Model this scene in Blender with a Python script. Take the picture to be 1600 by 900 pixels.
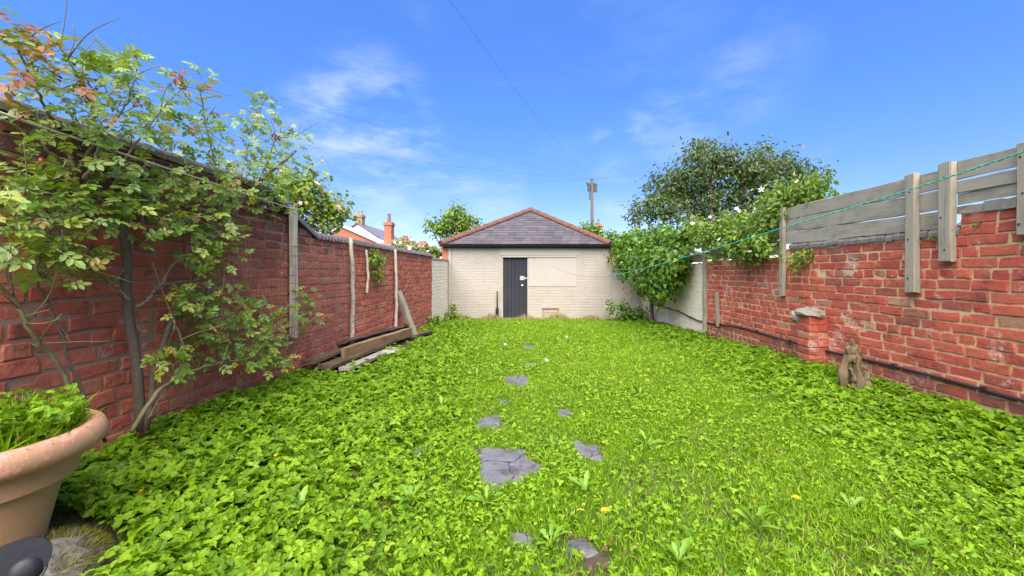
import bpy, math, random
import numpy as np
from mathutils import Vector, Matrix

for o in list(bpy.data.objects):
    bpy.data.objects.remove(o)
rng = np.random.default_rng(7)
random.seed(7)
SC = bpy.context.scene
COL = SC.collection
R = math.radians
F = 640.0            # focal length in photo pixels (1600 wide)
CZ = 1.10            # camera height
HY = 425.0           # horizon row in the photo

# ------------------------------------------------------------------ camera
cam = bpy.data.cameras.new('camera')
cam.sensor_width = 36.0
cam.lens = 36.0 * F / 1600.0
cam.shift_y = -(450.0 - HY) / 1600.0
cam.clip_start = 0.05
cam.clip_end = 3000
camo = bpy.data.objects.new('camera', cam)
camo.location = (0, 0, CZ)
camo.rotation_euler = (R(90), 0, 0)
COL.objects.link(camo)
SC.camera = camo

# ------------------------------------------------------------------ sky, sun, exposure
SUN_EL, SUN_AZ = R(56), R(186)     # azimuth measured clockwise from +Y: behind the camera, to the left
w = bpy.data.worlds.new('World'); SC.world = w; w.use_nodes = True
nt = w.node_tree; nt.nodes.clear()
def wn(t, **k):
    n = nt.nodes.new(t)
    for a, b in k.items(): setattr(n, a, b)
    return n
out = wn('ShaderNodeOutputWorld'); bg = wn('ShaderNodeBackground')
sky = wn('ShaderNodeTexSky', sky_type='NISHITA')
sky.sun_disc = False; sky.sun_elevation = SUN_EL; sky.sun_rotation = SUN_AZ
sky.altitude = 50; sky.air_density = 1.0; sky.dust_density = 0.15; sky.ozone_density = 3.0
hs = wn('ShaderNodeHueSaturation'); hs.inputs['Saturation'].default_value = 1.15; hs.inputs['Hue'].default_value = 0.508
tc0 = wn('ShaderNodeTexCoord'); sx0 = wn('ShaderNodeSeparateXYZ'); nt.links.new(tc0.outputs['Generated'], sx0.inputs[0])
rp0 = wn('ShaderNodeValToRGB'); e_ = rp0.color_ramp.elements
while len(e_) < 4: e_.new(.5)
for el, (p_, c_) in zip(e_, ((0, (.50, .48, .52)), (.16, (.50, .53, .61)), (.36, (.62, .70, .84)), (.60, (.80, .88, 1.04)))): el.position = p_; el.color = (*c_, 1)
nt.links.new(sx0.outputs[2], rp0.inputs[0])
tint = wn('ShaderNodeMix', data_type='RGBA', blend_type='MULTIPLY'); tint.inputs[0].default_value = 1; nt.links.new(rp0.outputs[0], tint.inputs[7])
nt.links.new(sky.outputs[0], tint.inputs[6]); nt.links.new(tint.outputs[2], hs.inputs['Color'])
tc = wn('ShaderNodeTexCoord')
mp = wn('ShaderNodeMapping'); mp.inputs['Scale'].default_value = (1.0, 1.0, 2.6); mp.inputs['Rotation'].default_value = (0.0, R(18), 0)
nz = wn('ShaderNodeTexNoise'); nz.inputs['Scale'].default_value = 3.2; nz.inputs['Detail'].default_value = 9; nz.inputs['Roughness'].default_value = 0.55; nz.inputs['Distortion'].default_value = 0.35
nt.links.new(tc.outputs['Generated'], mp.inputs[0]); nt.links.new(mp.outputs[0], nz.inputs['Vector'])
cr = wn('ShaderNodeMapRange', interpolation_type='SMOOTHSTEP'); cr.inputs[1].default_value = 0.50; cr.inputs[2].default_value = 0.85; cr.inputs[4].default_value = 0.11
nt.links.new(nz.outputs[0], cr.inputs[0])
nz2 = wn('ShaderNodeTexNoise'); nz2.inputs['Scale'].default_value = 6; nz2.inputs['Detail'].default_value = 8; nz2.inputs['Roughness'].default_value = 0.6
nt.links.new(mp.outputs[0], nz2.inputs['Vector'])
nr2 = wn('ShaderNodeMapRange', interpolation_type='SMOOTHSTEP'); nr2.inputs[1].default_value = 0.36; nr2.inputs[2].default_value = 0.78
nt.links.new(nz2.outputs[0], nr2.inputs[0])
acc = cr.outputs[0]
# the cirrus puffs seen above the garden
for (px, py, rad, amt) in ((580, 190, 11, 0.40), (650, 250, 7, 0.22), (500, 205, 8, 0.24), (975, 215, 5.0, 0.34), (1050, 196, 6.5, 0.28), (1120, 150, 8, 0.09), (1190, 100, 7, 0.10), (770, 305, 6, 0.30), (700, 265, 5, 0.28), (600, 330, 8, 0.35), (960, 300, 5, 0.30)):
    d = Vector(((px - 800) / F, 1, (HY - py) / F)).normalized()
    dp = wn('ShaderNodeVectorMath', operation='DOT_PRODUCT'); dp.inputs[1].default_value = d
    nrm = wn('ShaderNodeVectorMath', operation='NORMALIZE'); nt.links.new(tc.outputs['Generated'], nrm.inputs[0]); nt.links.new(nrm.outputs[0], dp.inputs[0])
    mr = wn('ShaderNodeMapRange', interpolation_type='SMOOTHERSTEP'); mr.inputs[1].default_value = math.cos(R(rad)); mr.inputs[2].default_value = 1.0; mr.inputs[4].default_value = amt
    nt.links.new(dp.outputs['Value'], mr.inputs[0])
    mu = wn('ShaderNodeMath', operation='MULTIPLY'); nt.links.new(mr.outputs[0], mu.inputs[0]); nt.links.new(nr2.outputs[0], mu.inputs[1])
    ad = wn('ShaderNodeMath', operation='ADD', use_clamp=True); nt.links.new(acc, ad.inputs[0]); nt.links.new(mu.outputs[0], ad.inputs[1])
    acc = ad.outputs[0]
mx = wn('ShaderNodeMix', data_type='RGBA'); mx.inputs[7].default_value = (3.3, 3.6, 4.1, 1)
nt.links.new(acc, mx.inputs[0]); nt.links.new(hs.outputs[0], mx.inputs[6])
nt.links.new(mx.outputs[2], bg.inputs[0]); bg.inputs[1].default_value = 0.115
nt.links.new(bg.outputs[0], out.inputs[0])

sl = bpy.data.lights.new('sun', 'SUN'); sl.energy = 4.6; sl.angle = R(80); sl.color = (1.0, 0.92, 0.80)
so = bpy.data.objects.new('sun', sl); COL.objects.link(so)
sd = Vector((math.sin(SUN_AZ) * math.cos(SUN_EL), math.cos(SUN_AZ) * math.cos(SUN_EL), math.sin(SUN_EL)))
so.rotation_euler = sd.to_track_quat('Z', 'Y').to_euler(); so.location = sd * 30
vs = SC.view_settings
vs.view_transform = 'Standard'; vs.look = 'None'; vs.gamma = 1; vs.use_curve_mapping = False
vs.exposure = 1.5
SC.cycles.max_bounces = 8; SC.cycles.transparent_max_bounces = 8
SC.cycles.use_denoising = True

# ------------------------------------------------------------------ materials
def mat(name):
    m = bpy.data.materials.new(name); m.use_nodes = True
    t = m.node_tree; b = t.nodes['Principled BSDF']
    return m, t, b
def N(t, kind, ins=None, **k):
    n = t.nodes.new(kind)
    for a, b in k.items(): setattr(n, a, b)
    for a, b in (ins or {}).items(): n.inputs[a].default_value = b
    return n
def ramp(t, fac, stops, interp='LINEAR'):
    r = t.nodes.new('ShaderNodeValToRGB'); cr = r.color_ramp; cr.interpolation = interp
    while len(cr.elements) < len(stops): cr.elements.new(0.5)
    for e, (p, c) in zip(cr.elements, stops):
        e.position = p; e.color = (*c, 1)
    t.links.new(fac, r.inputs[0]); return r.outputs[0]
def mix(t, fac, a, b, blend='MIX'):
    m = N(t, 'ShaderNodeMix', data_type='RGBA', blend_type=blend)
    for idx, v in ((0, fac), (6, a), (7, b)):
        if hasattr(v, 'is_linked'): t.links.new(v, m.inputs[idx])
        elif idx == 0: m.inputs[0].default_value = v
        else: m.inputs[idx].default_value = (*v, 1)
    return m.outputs[2]
def noise(t, vec, scale, detail=4, rough=0.55, dist=0.0, ch=0):
    n = N(t, 'ShaderNodeTexNoise', {'Scale': scale, 'Detail': detail, 'Roughness': rough, 'Distortion': dist})
    if vec is not None: t.links.new(vec, n.inputs['Vector'])
    return n.outputs[ch]
def thr(t, v, lo, hi, a=0.0, b=1.0):
    m = N(t, 'ShaderNodeMapRange', {1: lo, 2: hi, 3: a, 4: b}, interpolation_type='SMOOTHSTEP')
    t.links.new(v, m.inputs[0]); return m.outputs[0]
def mth(t, op, a, b=None, clamp=False):
    m = N(t, 'ShaderNodeMath', operation=op, use_clamp=clamp)
    for i, v in enumerate((a, b)):
        if v is None: continue
        if hasattr(v, 'is_linked'): t.links.new(v, m.inputs[i])
        else: m.inputs[i].default_value = v
    return m.outputs[0]
def bump(t, b, h, strength=0.4, dist=0.01):
    bp = N(t, 'ShaderNodeBump', {'Strength': strength, 'Distance': dist})
    t.links.new(h, bp.inputs['Height']); t.links.new(bp.outputs[0], b.inputs['Normal'])
def pos(t): return N(t, 'ShaderNodeNewGeometry').outputs['Position']
def objco(t): return N(t, 'ShaderNodeTexCoord').outputs['Object']
def rnd(t):
    a = N(t, 'ShaderNodeAttribute', attribute_name='rnd').outputs['Fac']
    o = N(t, 'ShaderNodeObjectInfo').outputs['Random']
    return mth(t, 'FRACT', mth(t, 'ADD', a, o))
def sep(t, v):
    s = N(t, 'ShaderNodeSeparateXYZ'); t.links.new(v, s.inputs[0]); return s.outputs
def mapv(t, v, scale):
    m = N(t, 'ShaderNodeMapping'); m.inputs['Scale'].default_value = scale; t.links.new(v, m.inputs[0]); return m.outputs[0]

def leaf_mat(name, stops, rough=0.45, trans=0.35, spec=0.35):
    m, t, b = mat(name)
    c = ramp(t, rnd(t), stops)
    p = pos(t)
    c = mix(t, thr(t, noise(t, p, 55, 2), 0.35, 0.75, 0.0, 0.25), c, (0.24, 0.32, 0.02), 'MIX')
    t.links.new(c, b.inputs['Base Color'])
    b.inputs['Roughness'].default_value = rough; b.inputs['Specular IOR Level'].default_value = spec
    tr = N(t, 'ShaderNodeBsdfTranslucent'); t.links.new(mix(t, 0.5, c, (0.26, 0.38, 0.01)), tr.inputs[0])
    ms = N(t, 'ShaderNodeMixShader', {0: trans})
    o = t.nodes['Material Output']
    t.links.new(b.outputs[0], ms.inputs[1]); t.links.new(tr.outputs[0], ms.inputs[2]); t.links.new(ms.outputs[0], o.inputs[0])
    return m
def brick_mat(name, stops, stain=0.6, white=0.5, soot=0.5, damp=0.5):
    m, t, b = mat(name)
    p = pos(t)
    c = ramp(t, rnd(t), stops)
    n1 = noise(t, p, 38, 6, 0.65)
    c = mix(t, thr(t, n1, 0.3, 0.75, 0.0, 0.55), c, (0.55, 0.14, 0.07))
    c = mix(t, thr(t, noise(t, p, 17, 7, 0.75, 0.5), 0.52, 0.70, 0.0, 0.6), c, (0.27, 0.055, 0.035))
    c = mix(t, thr(t, noise(t, p, 95, 4, 0.7), 0.60, 0.72, 0.0, 0.45), c, (0.66, 0.36, 0.22))
    n2 = noise(t, p, 7, 6, 0.7)
    c = mix(t, thr(t, n2, 0.50, 0.72, 0.0, stain), c, (0.10, 0.045, 0.035))
    n3 = noise(t, p, 3.1, 7, 0.7, 0.4)
    n3b = noise(t, p, 60, 4, 0.6)
    wm = mth(t, 'MULTIPLY', thr(t, n3, 0.57, 0.66), thr(t, n3b, 0.38, 0.6))
    c = mix(t, mth(t, 'MULTIPLY', wm, white), c, (0.62, 0.48, 0.42))
    z = sep(t, p)[2]
    zz = mth(t, 'ADD', z, thr(t, noise(t, p, 2.2, 5, 0.6), 0, 1, -0.25, 0.25))
    c = mix(t, thr(t, zz, 1.15, 1.55, 0.0, soot), c, (0.045, 0.035, 0.03))
    c = mix(t, thr(t, zz, 0.28, 0.12, 0.0, damp), c, (0.20, 0.10, 0.065))
    n4 = noise(t, p, 5.3, 5, 0.6, 0.2)
    c = mix(t, thr(t, n4, 0.58, 0.72, 0.0, 0.38), c, (0.36, 0.26, 0.13))
    t.links.new(c, b.inputs['Base Color'])
    b.inputs['Roughness'].default_value = 0.88; b.inputs['Specular IOR Level'].default_value = 0.25
    h = mth(t, 'ADD', noise(t, p, 160, 5, 0.7), mth(t, 'MULTIPLY', noise(t, p, 30, 4, 0.6), 1.6))
    bump(t, b, h, 0.8, 0.008)
    return m
def mortar_mat(name, c1, c2, dark):
    m, t, b = mat(name); p = pos(t)
    c = mix(t, noise(t, p, 9, 6, 0.6), c1, c2)
    c = mix(t, thr(t, noise(t, p, 4, 6, 0.7), 0.5, 0.72, 0, 0.7), c, dark)
    c = mix(t, thr(t, noise(t, p, 11, 6, 0.7), 0.44, 0.62, 0, 0.75), c, (0.44, 0.13, 0.075))
    t.links.new(c, b.inputs['Base Color']); b.inputs['Roughness'].default_value = 0.95
    bump(t, b, noise(t, p, 140, 6, 0.7), 0.7, 0.006); return m
def paint_mat(name, base, dirt, chip, chip_amt, stain=0.5, chip_scale=5.0):
    m, t, b = mat(name); p = pos(t)
    c = mix(t, thr(t, noise(t, p, 1.6, 6, 0.6), 0.35, 0.75, 0, stain), base, dirt)
    v = mapv(t, p, (3, 3, 0.6))
    c = mix(t, thr(t, noise(t, v, 3.0, 6, 0.65), 0.52, 0.75, 0, stain * 0.7), c, dirt)
    n = noise(t, p, chip_scale, 8, 0.72, 0.3)
    c = mix(t, thr(t, n, chip_amt, chip_amt + 0.03), c, chip)
    t.links.new(c, b.inputs['Base Color']); b.inputs['Roughness'].default_value = 0.8; b.inputs['Specular IOR Level'].default_value = 0.25
    bump(t, b, mth(t, 'ADD', noise(t, p, 90, 5, 0.6), noise(t, p, 25, 4)), 0.4, 0.006); return m
def wood_mat(name, c1, c2, dark, moss=0.0, rough=0.85):
    m, t, b = mat(name); o = objco(t)
    oi = N(t, 'ShaderNodeObjectInfo').outputs['Random']
    off = N(t, 'ShaderNodeVectorMath', operation='ADD'); cmb = N(t, 'ShaderNodeCombineXYZ')
    t.links.new(mth(t, 'MULTIPLY', oi, 40), cmb.inputs[0]); t.links.new(cmb.outputs[0], off.inputs[1]); t.links.new(o, off.inputs[0])
    v = off.outputs[0]
    gr = noise(t, mapv(t, v, (2.0, 45, 45)), 1.0, 6, 0.65, 0.6)
    c = mix(t, gr, c1, c2)
    c = mix(t, thr(t, noise(t, mapv(t, v, (1.2, 60, 60)), 1.3, 5, 0.7, 0.4), 0.55, 0.72, 0, 0.75), c, dark)
    c = mix(t, thr(t, noise(t, mapv(t, v, (2.5, 7, 7)), 1.0, 5), 0.5, 0.75, 0, 0.5), c, dark)
    if moss:
        c = mix(t, thr(t, noise(t, v, 6, 6, 0.65), 0.5, 0.68, 0, moss), c, (0.16, 0.17, 0.045))
    t.links.new(c, b.inputs['Base Color']); b.inputs['Roughness'].default_value = rough; b.inputs['Specular IOR Level'].default_value = 0.3
    bump(t, b, gr, 0.5, 0.004); return m
def plain(name, col, rough=0.6, spec=0.4, var=0.25, scale=20, metal=0.0):
    m, t, b = mat(name); p = pos(t)
    c = mix(t, noise(t, p, scale, 5, 0.6), tuple(x * (1 - var) for x in col), tuple(min(1, x * (1 + var)) for x in col))
    t.links.new(c, b.inputs['Base Color']); b.inputs['Roughness'].default_value = rough; b.inputs['Specular IOR Level'].default_value = spec
    b.inputs['Metallic'].default_value = metal
    bump(t, b, noise(t, p, scale * 5, 4), 0.15, 0.004); return m

M = {}
M['brick_right'] = brick_mat('red_brick_bright', [(0, (0.42, 0.062, 0.045)), (0.25, (0.52, 0.092, 0.062)), (0.5, (0.54, 0.115, 0.065)), (0.72, (0.55, 0.14, 0.075)), (0.86, (0.42, 0.08, 0.06)), (0.95, (0.28, 0.085, 0.065)), (1, (0.50, 0.32, 0.18))], 0.6, 0.9, 0.4, 0.7)
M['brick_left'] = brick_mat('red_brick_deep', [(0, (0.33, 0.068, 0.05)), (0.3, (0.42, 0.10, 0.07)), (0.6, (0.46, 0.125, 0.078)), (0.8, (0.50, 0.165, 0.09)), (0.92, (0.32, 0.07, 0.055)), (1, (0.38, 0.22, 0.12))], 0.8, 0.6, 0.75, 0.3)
M['mortar_right'] = mortar_mat('buff_mortar', (0.66, 0.47, 0.25), (0.56, 0.38, 0.19), (0.36, 0.20, 0.11))
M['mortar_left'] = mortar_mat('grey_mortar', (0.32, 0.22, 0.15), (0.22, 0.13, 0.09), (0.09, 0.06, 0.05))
M['cream'] = paint_mat('cream_masonry_paint', (0.37, 0.33, 0.275), (0.295, 0.25, 0.195), (0.42, 0.30, 0.2), 0.80, 0.5)
M['cream_return'] = paint_mat('shade_lifted_cream_paint', (0.66, 0.59, 0.47), (0.54, 0.46, 0.34), (0.42, 0.30, 0.2), 0.80, 0.4)  # outbuilding cream with a lightened base colour, offsetting the shade on this wall
M['cream_patch'] = paint_mat('pale_render_paint', (0.395, 0.355, 0.298), (0.35, 0.305, 0.245), (0.5, 0.4, 0.3), 0.9, 0.3)
M['cream_peel'] = paint_mat('peeling_cream_paint', (0.72, 0.64, 0.50), (0.52, 0.45, 0.30), (0.36, 0.12, 0.06), 0.655, 0.6, 2.6)

def slate_mat():
    m, t, b = mat('grey_slate'); p = pos(t)
    c = ramp(t, rnd(t), [(0, (0.06, 0.052, 0.058)), (0.5, (0.075, 0.066, 0.073)), (0.85, (0.095, 0.084, 0.09)), (1, (0.07, 0.052, 0.052))])
    c = mix(t, thr(t, noise(t, p, 12, 6, 0.7), 0.45, 0.75, 0, 0.5), c, (0.05, 0.045, 0.045))
    t.links.new(c, b.inputs['Base Color']); b.inputs['Roughness'].default_value = 0.7; b.inputs['Specular IOR Level'].default_value = 0.3
    bump(t, b, noise(t, p, 60, 5), 0.3, 0.004); return m
M['slate'] = slate_mat()
M['hip_tile'] = plain('terracotta_hip_tile', (0.13, 0.06, 0.042), 0.85, 0.25, 0.55, 14)
M['coping'] = plain('blue_grey_coping', (0.15, 0.13, 0.14), 0.8, 0.25, 0.5, 22)
M['coping_dark'] = plain('mossy_dark_coping', (0.17, 0.15, 0.13), 0.85, 0.3, 0.6, 18)
M['black'] = plain('black_plastic', (0.014, 0.014, 0.016), 0.5, 0.35, 0.3, 15)
M['wood_grey'] = wood_mat('weathered_grey_wood', (0.40, 0.355, 0.28), (0.23, 0.20, 0.15), (0.08, 0.068, 0.05), 0.5)
M['wood_post'] = wood_mat('grey_post_wood', (0.40, 0.345, 0.26), (0.26, 0.22, 0.16), (0.10, 0.08, 0.058), 0.35)
M['wood_pale'] = wood_mat('pale_post_wood', (0.60, 0.53, 0.42), (0.44, 0.38, 0.29), (0.22, 0.18, 0.13), 0.1)
M['wood_plank'] = wood_mat('brown_plank_wood', (0.34, 0.21, 0.095), (0.22, 0.13, 0.06), (0.10, 0.06, 0.035), 0.0)
M['wood_dark'] = wood_mat('rotten_dark_wood', (0.14, 0.09, 0.055), (0.075, 0.05, 0.035), (0.03, 0.022, 0.018), 0.25)
M['wood_stump'] = wood_mat('bleached_root_wood', (0.22, 0.15, 0.08), (0.11, 0.075, 0.042), (0.03, 0.02, 0.013), 0.35)
M['bark'] = plain('grey_brown_bark', (0.14, 0.105, 0.075), 0.9, 0.2, 0.6, 40)
M['cane'] = plain('rose_cane_bark', (0.15, 0.13, 0.06), 0.75, 0.3, 0.6, 40)
M['cane_dark'] = plain('dark_rose_stem', (0.10, 0.075, 0.055), 0.85, 0.25, 0.5, 50)
M['wire'] = plain('galvanised_wire', (0.16, 0.15, 0.14), 0.5, 0.5, 0.2, 10, 0.4)
M['rope_white'] = plain('off_white_rope', (0.55, 0.50, 0.42), 0.8, 0.3, 0.2, 60)
M['rope_green'] = plain('green_plastic_rope', (0.02, 0.36, 0.24), 0.45, 0.5, 0.2, 60)
M['string'] = plain('old_string', (0.34, 0.30, 0.22), 0.9, 0.2, 0.2, 60)
M['cable'] = plain('black_cable', (0.035, 0.025, 0.028), 0.5, 0.5, 0.3, 30)
M['line'] = plain('overhead_cable', (0.10, 0.11, 0.13), 0.6, 0.3, 0.1, 3)
M['pole'] = wood_mat('pole_wood', (0.13, 0.11, 0.075), (0.09, 0.075, 0.05), (0.05, 0.04, 0.03), 0.0)
M['metal_grey'] = plain('grey_metal', (0.45, 0.45, 0.45), 0.4, 0.5, 0.2, 30, 0.6)
M['dark_metal'] = plain('dark_metal', (0.05, 0.05, 0.055), 0.5, 0.5, 0.3, 30)
M['concrete'] = plain('pale_concrete', (0.24, 0.21, 0.165), 0.95, 0.15, 0.5, 25)
M['slab_pale'] = plain('pale_slab', (0.42, 0.39, 0.36), 0.85, 0.2, 0.25, 12)
M['render_white'] = plain('white_render', (0.66, 0.66, 0.68), 0.85, 0.2, 0.08, 2)
M['far_brick'] = plain('far_red_brick', (0.38, 0.15, 0.09), 0.9, 0.2, 0.25, 3)
M['far_roof'] = plain('far_roof_tile', (0.22, 0.12, 0.11), 0.85, 0.2, 0.3, 4)
M['far_slate'] = plain('far_roof_slate', (0.16, 0.15, 0.18), 0.8, 0.2, 0.3, 4)
M['pot_clay'] = plain('buff_pot', (0.32, 0.22, 0.14), 0.9, 0.2, 0.3, 10)
M['petal'] = plain('pale_pink_petal', (0.75, 0.55, 0.50), 0.7, 0.3, 0.25, 40)
M['petal_white'] = plain('white_petal', (0.80, 0.78, 0.76), 0.7, 0.3, 0.1, 40)
M['petal_red'] = plain('crimson_petal', (0.45, 0.03, 0.06), 0.7, 0.3, 0.3, 40)
M['hip_red'] = plain('orange_rose_hip', (0.50, 0.10, 0.02), 0.4, 0.5, 0.2, 60)
M['yellow'] = plain('yellow_flower', (0.80, 0.50, 0.01), 0.7, 0.3, 0.2, 60)
M['seed'] = plain('white_seed_head', (0.75, 0.74, 0.70), 0.9, 0.2, 0.1, 60)
M['stem'] = plain('pale_green_stem', (0.22, 0.26, 0.07), 0.6, 0.4, 0.3, 30)
M['cover'] = leaf_mat('ground_cover_leaf', [(0, (0.075, 0.175, 0.003)), (0.45, (0.145, 0.29, 0.004)), (0.85, (0.205, 0.37, 0.007)), (1, (0.28, 0.43, 0.02))], 0.5, 0.42, 0.3)
M['dead_leaf'] = plain('dead_brown_leaf', (0.11, 0.065, 0.03), 0.8, 0.2, 0.5, 60)
M['grass'] = leaf_mat('grass_blade', [(0, (0.10, 0.225, 0.003)), (0.5, (0.175, 0.34, 0.004)), (0.9, (0.245, 0.42, 0.008)), (0.96, (0.36, 0.40, 0.08)), (1, (0.42, 0.33, 0.14))], 0.5, 0.35, 0.3)
M['dry_grass'] = leaf_mat('dry_grass_blade', [(0, (0.20, 0.22, 0.05)), (0.5, (0.34, 0.28, 0.12)), (1, (0.42, 0.32, 0.18))], 0.7, 0.3, 0.2)
M['lawn_weed'] = leaf_mat('lawn_weed_leaf', [(0, (0.085, 0.19, 0.003)), (0.5, (0.15, 0.295, 0.004)), (0.9, (0.215, 0.375, 0.008)), (1, (0.38, 0.38, 0.05))], 0.5, 0.32, 0.3)
M['dandelion_leaf'] = leaf_mat('dandelion_leaf', [(0, (0.10, 0.23, 0.01)), (0.6, (0.15, 0.31, 0.015)), (1, (0.22, 0.38, 0.05))], 0.42, 0.35, 0.4)
M['rose_leaf'] = leaf_mat('rose_leaf', [(0, (0.075, 0.15, 0.015)), (0.45, (0.14, 0.24, 0.025)), (0.8, (0.23, 0.32, 0.04)), (0.93, (0.34, 0.36, 0.04)), (1, (0.28, 0.15, 0.03))], 0.36, 0.3, 0.5)
M['rose_leaf_red'] = leaf_mat('bronze_rose_leaf', [(0, (0.16, 0.03, 0.02)), (0.5, (0.24, 0.06, 0.025)), (1, (0.26, 0.14, 0.03))], 0.4, 0.3, 0.4)
M['ivy'] = leaf_mat('ivy_leaf', [(0, (0.035, 0.10, 0.008)), (0.5, (0.075, 0.18, 0.010)), (0.85, (0.135, 0.27, 0.02)), (1, (0.23, 0.36, 0.04))], 0.38, 0.25, 0.5)
M['climber'] = leaf_mat('climber_leaf', [(0, (0.07, 0.15, 0.015)), (0.5, (0.14, 0.25, 0.025)), (0.85, (0.24, 0.34, 0.04)), (1, (0.36, 0.38, 0.06))], 0.42, 0.32, 0.4)
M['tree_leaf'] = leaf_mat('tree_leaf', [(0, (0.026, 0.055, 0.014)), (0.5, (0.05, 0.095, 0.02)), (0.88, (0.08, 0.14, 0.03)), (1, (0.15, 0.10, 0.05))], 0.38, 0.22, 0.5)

# ------------------------------------------------------------------ helpers
def mesh_np(name, V, Fs, material, rv=None, smooth=False):
    """V (n,3), Fs list of (m,k) index arrays"""
    me = bpy.data.meshes.new(name)
    V = np.asarray(V, dtype=np.float32); me.vertices.add(len(V)); me.vertices.foreach_set('co', V.ravel())
    if not isinstance(Fs, list): Fs = [Fs]
    Fs = [np.asarray(f, dtype=np.int32) for f in Fs if len(f)]
    loops = np.concatenate([f.ravel() for f in Fs]); tot = np.concatenate([np.full(len(f), f.shape[1], np.int32) for f in Fs])
    me.loops.add(len(loops)); me.loops.foreach_set('vertex_index', loops)
    me.polygons.add(len(tot)); start = np.concatenate([[0], np.cumsum(tot)[:-1]]).astype(np.int32)
    me.polygons.foreach_set('loop_start', start); me.polygons.foreach_set('loop_total', tot)
    me.polygons.foreach_set('use_smooth', np.full(len(tot), smooth, bool))
    if rv is not None:
        a = me.attributes.new('rnd', 'FLOAT', 'POINT'); a.data.foreach_set('value', np.asarray(rv, np.float32))
    me.update(calc_edges=True); me.validate()
    me.materials.append(M[material] if isinstance(material, str) else material)
    return me
def ob(name, me, parent=None, loc=(0, 0, 0), rot=(0, 0, 0), scale=(1, 1, 1)):
    o = bpy.data.objects.new(name, me); COL.objects.link(o)
    o.parent = parent; o.location = loc; o.rotation_euler = rot; o.scale = scale
    return o
def tag(o, label=None, cat=None, group=None, kind=None):
    if label: o['label'] = label
    if cat: o['category'] = cat
    if group: o['group'] = group
    if kind: o['kind'] = kind
    return o
def empty(name, loc, rz=0.0):
    o = bpy.data.objects.new(name, None); COL.objects.link(o); o.location = loc; o.rotation_euler = (0, 0, rz); o.empty_display_size = 0.1
    return o
class MB:
    def __init__(s): s.V = []; s.Q = []; s.T = []; s.n = 0; s.rv = []
    def add(s, V, Q=(), T=(), r=0.0):
        V = np.asarray(V, float)
        s.V.append(V)
        if len(Q): s.Q.append(np.asarray(Q) + s.n)
        if len(T): s.T.append(np.asarray(T) + s.n)
        s.rv.append(np.full(len(V), r)); s.n += len(V); return s
    def box(s, a, b, r=0.0, jit=0.0):
        x0, y0, z0 = a; x1, y1, z1 = b
        V = np.array([(x0,y0,z0),(x1,y0,z0),(x1,y1,z0),(x0,y1,z0),(x0,y0,z1),(x1,y0,z1),(x1,y1,z1),(x0,y1,z1)], float)
        if jit: V += rng.normal(0, jit, V.shape)
        return s.add(V, [(3,2,1,0),(4,5,6,7),(0,1,5,4),(1,2,6,5),(2,3,7,6),(3,0,4,7)], r=r)
    def tube(s, P, rad, k=6, r=0.0, caps=True):
        P = np.asarray(P, float); n = len(P)
        rad = np.full(n, rad) if np.isscalar(rad) else np.interp(np.linspace(0, 1, n), np.linspace(0, 1, len(rad)), rad)
        T = np.gradient(P, axis=0); T /= np.linalg.norm(T, axis=1)[:, None] + 1e-9
        up = np.array((0, 0, 1.0)) if abs(T[0][2]) < 0.9 else np.array((1.0, 0, 0))
        V = []
        u = np.cross(T[0], up); u /= np.linalg.norm(u)
        for i in range(n):
            u = u - T[i] * np.dot(u, T[i]); u /= np.linalg.norm(u) + 1e-9
            v = np.cross(T[i], u)
            for j in range(k):
                a = 2 * math.pi * j / k
                V.append(P[i] + rad[i] * (math.cos(a) * u + math.sin(a) * v))
        Q = [(i*k+j, i*k+(j+1) % k, (i+1)*k+(j+1) % k, (i+1)*k+j) for i in range(n-1) for j in range(k)]
        T_ = []
        if caps:
            V.append(P[0]); V.append(P[-1]); a, b = n*k, n*k+1
            T_ = [(a, (j+1) % k, j) for j in range(k)] + [(b, (n-1)*k+j, (n-1)*k+(j+1) % k) for j in range(k)]
        return s.add(V, Q, T_, r)
    def lathe(s, prof, k=48, c=(0, 0, 0)):
        V = [(c[0] + r_*math.cos(2*math.pi*j/k), c[1] + r_*math.sin(2*math.pi*j/k), c[2] + z) for r_, z in prof for j in range(k)]
        n = len(prof)
        return s.add(V, [(i*k+j, i*k+(j+1) % k, (i+1)*k+(j+1) % k, (i+1)*k+j) for i in range(n-1) for j in range(k)])
    def mesh(s, name, material, smooth=False):
        return mesh_np(name, np.concatenate(s.V), [np.concatenate(x) for x in (s.Q, s.T) if x], material, np.concatenate(s.rv), smooth)
    def build(s, name, material, parent=None, smooth=False, **k):
        return ob(name, s.mesh(name, material, smooth), parent, **k)
def spline(pts, n=24):
    P = np.asarray(pts, float); m = len(P)
    if m == 2: return P[0] + (P[1] - P[0]) * np.linspace(0, 1, n)[:, None]
    E = np.vstack([2*P[0]-P[1], P, 2*P[-1]-P[-2]]); outp = []
    for t in np.linspace(0, m-1-1e-6, n):
        i = int(t); f = t - i; a, b, c, d = E[i:i+4]
        outp.append(0.5*((2*b)+(c-a)*f+(2*a-5*b+4*c-d)*f*f+(3*b-a-3*c+d)*f**3))
    return np.array(outp)
def rots(n, up_bias=0.5, tilt=None):
    """random frames; leaf runs along local y, face normal local z"""
    nz_ = rng.normal(size=(n, 3)); nz_[:, 2] = np.abs(nz_[:, 2]); nz_ += np.array((0, 0, up_bias * 3))
    nz_ /= np.linalg.norm(nz_, axis=1)[:, None]
    y = rng.normal(size=(n, 3)); y -= nz_ * (y * nz_).sum(1)[:, None]; y /= np.linalg.norm(y, axis=1)[:, None]
    x = np.cross(y, nz_)
    return np.stack([x, y, nz_], axis=2)
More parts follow.
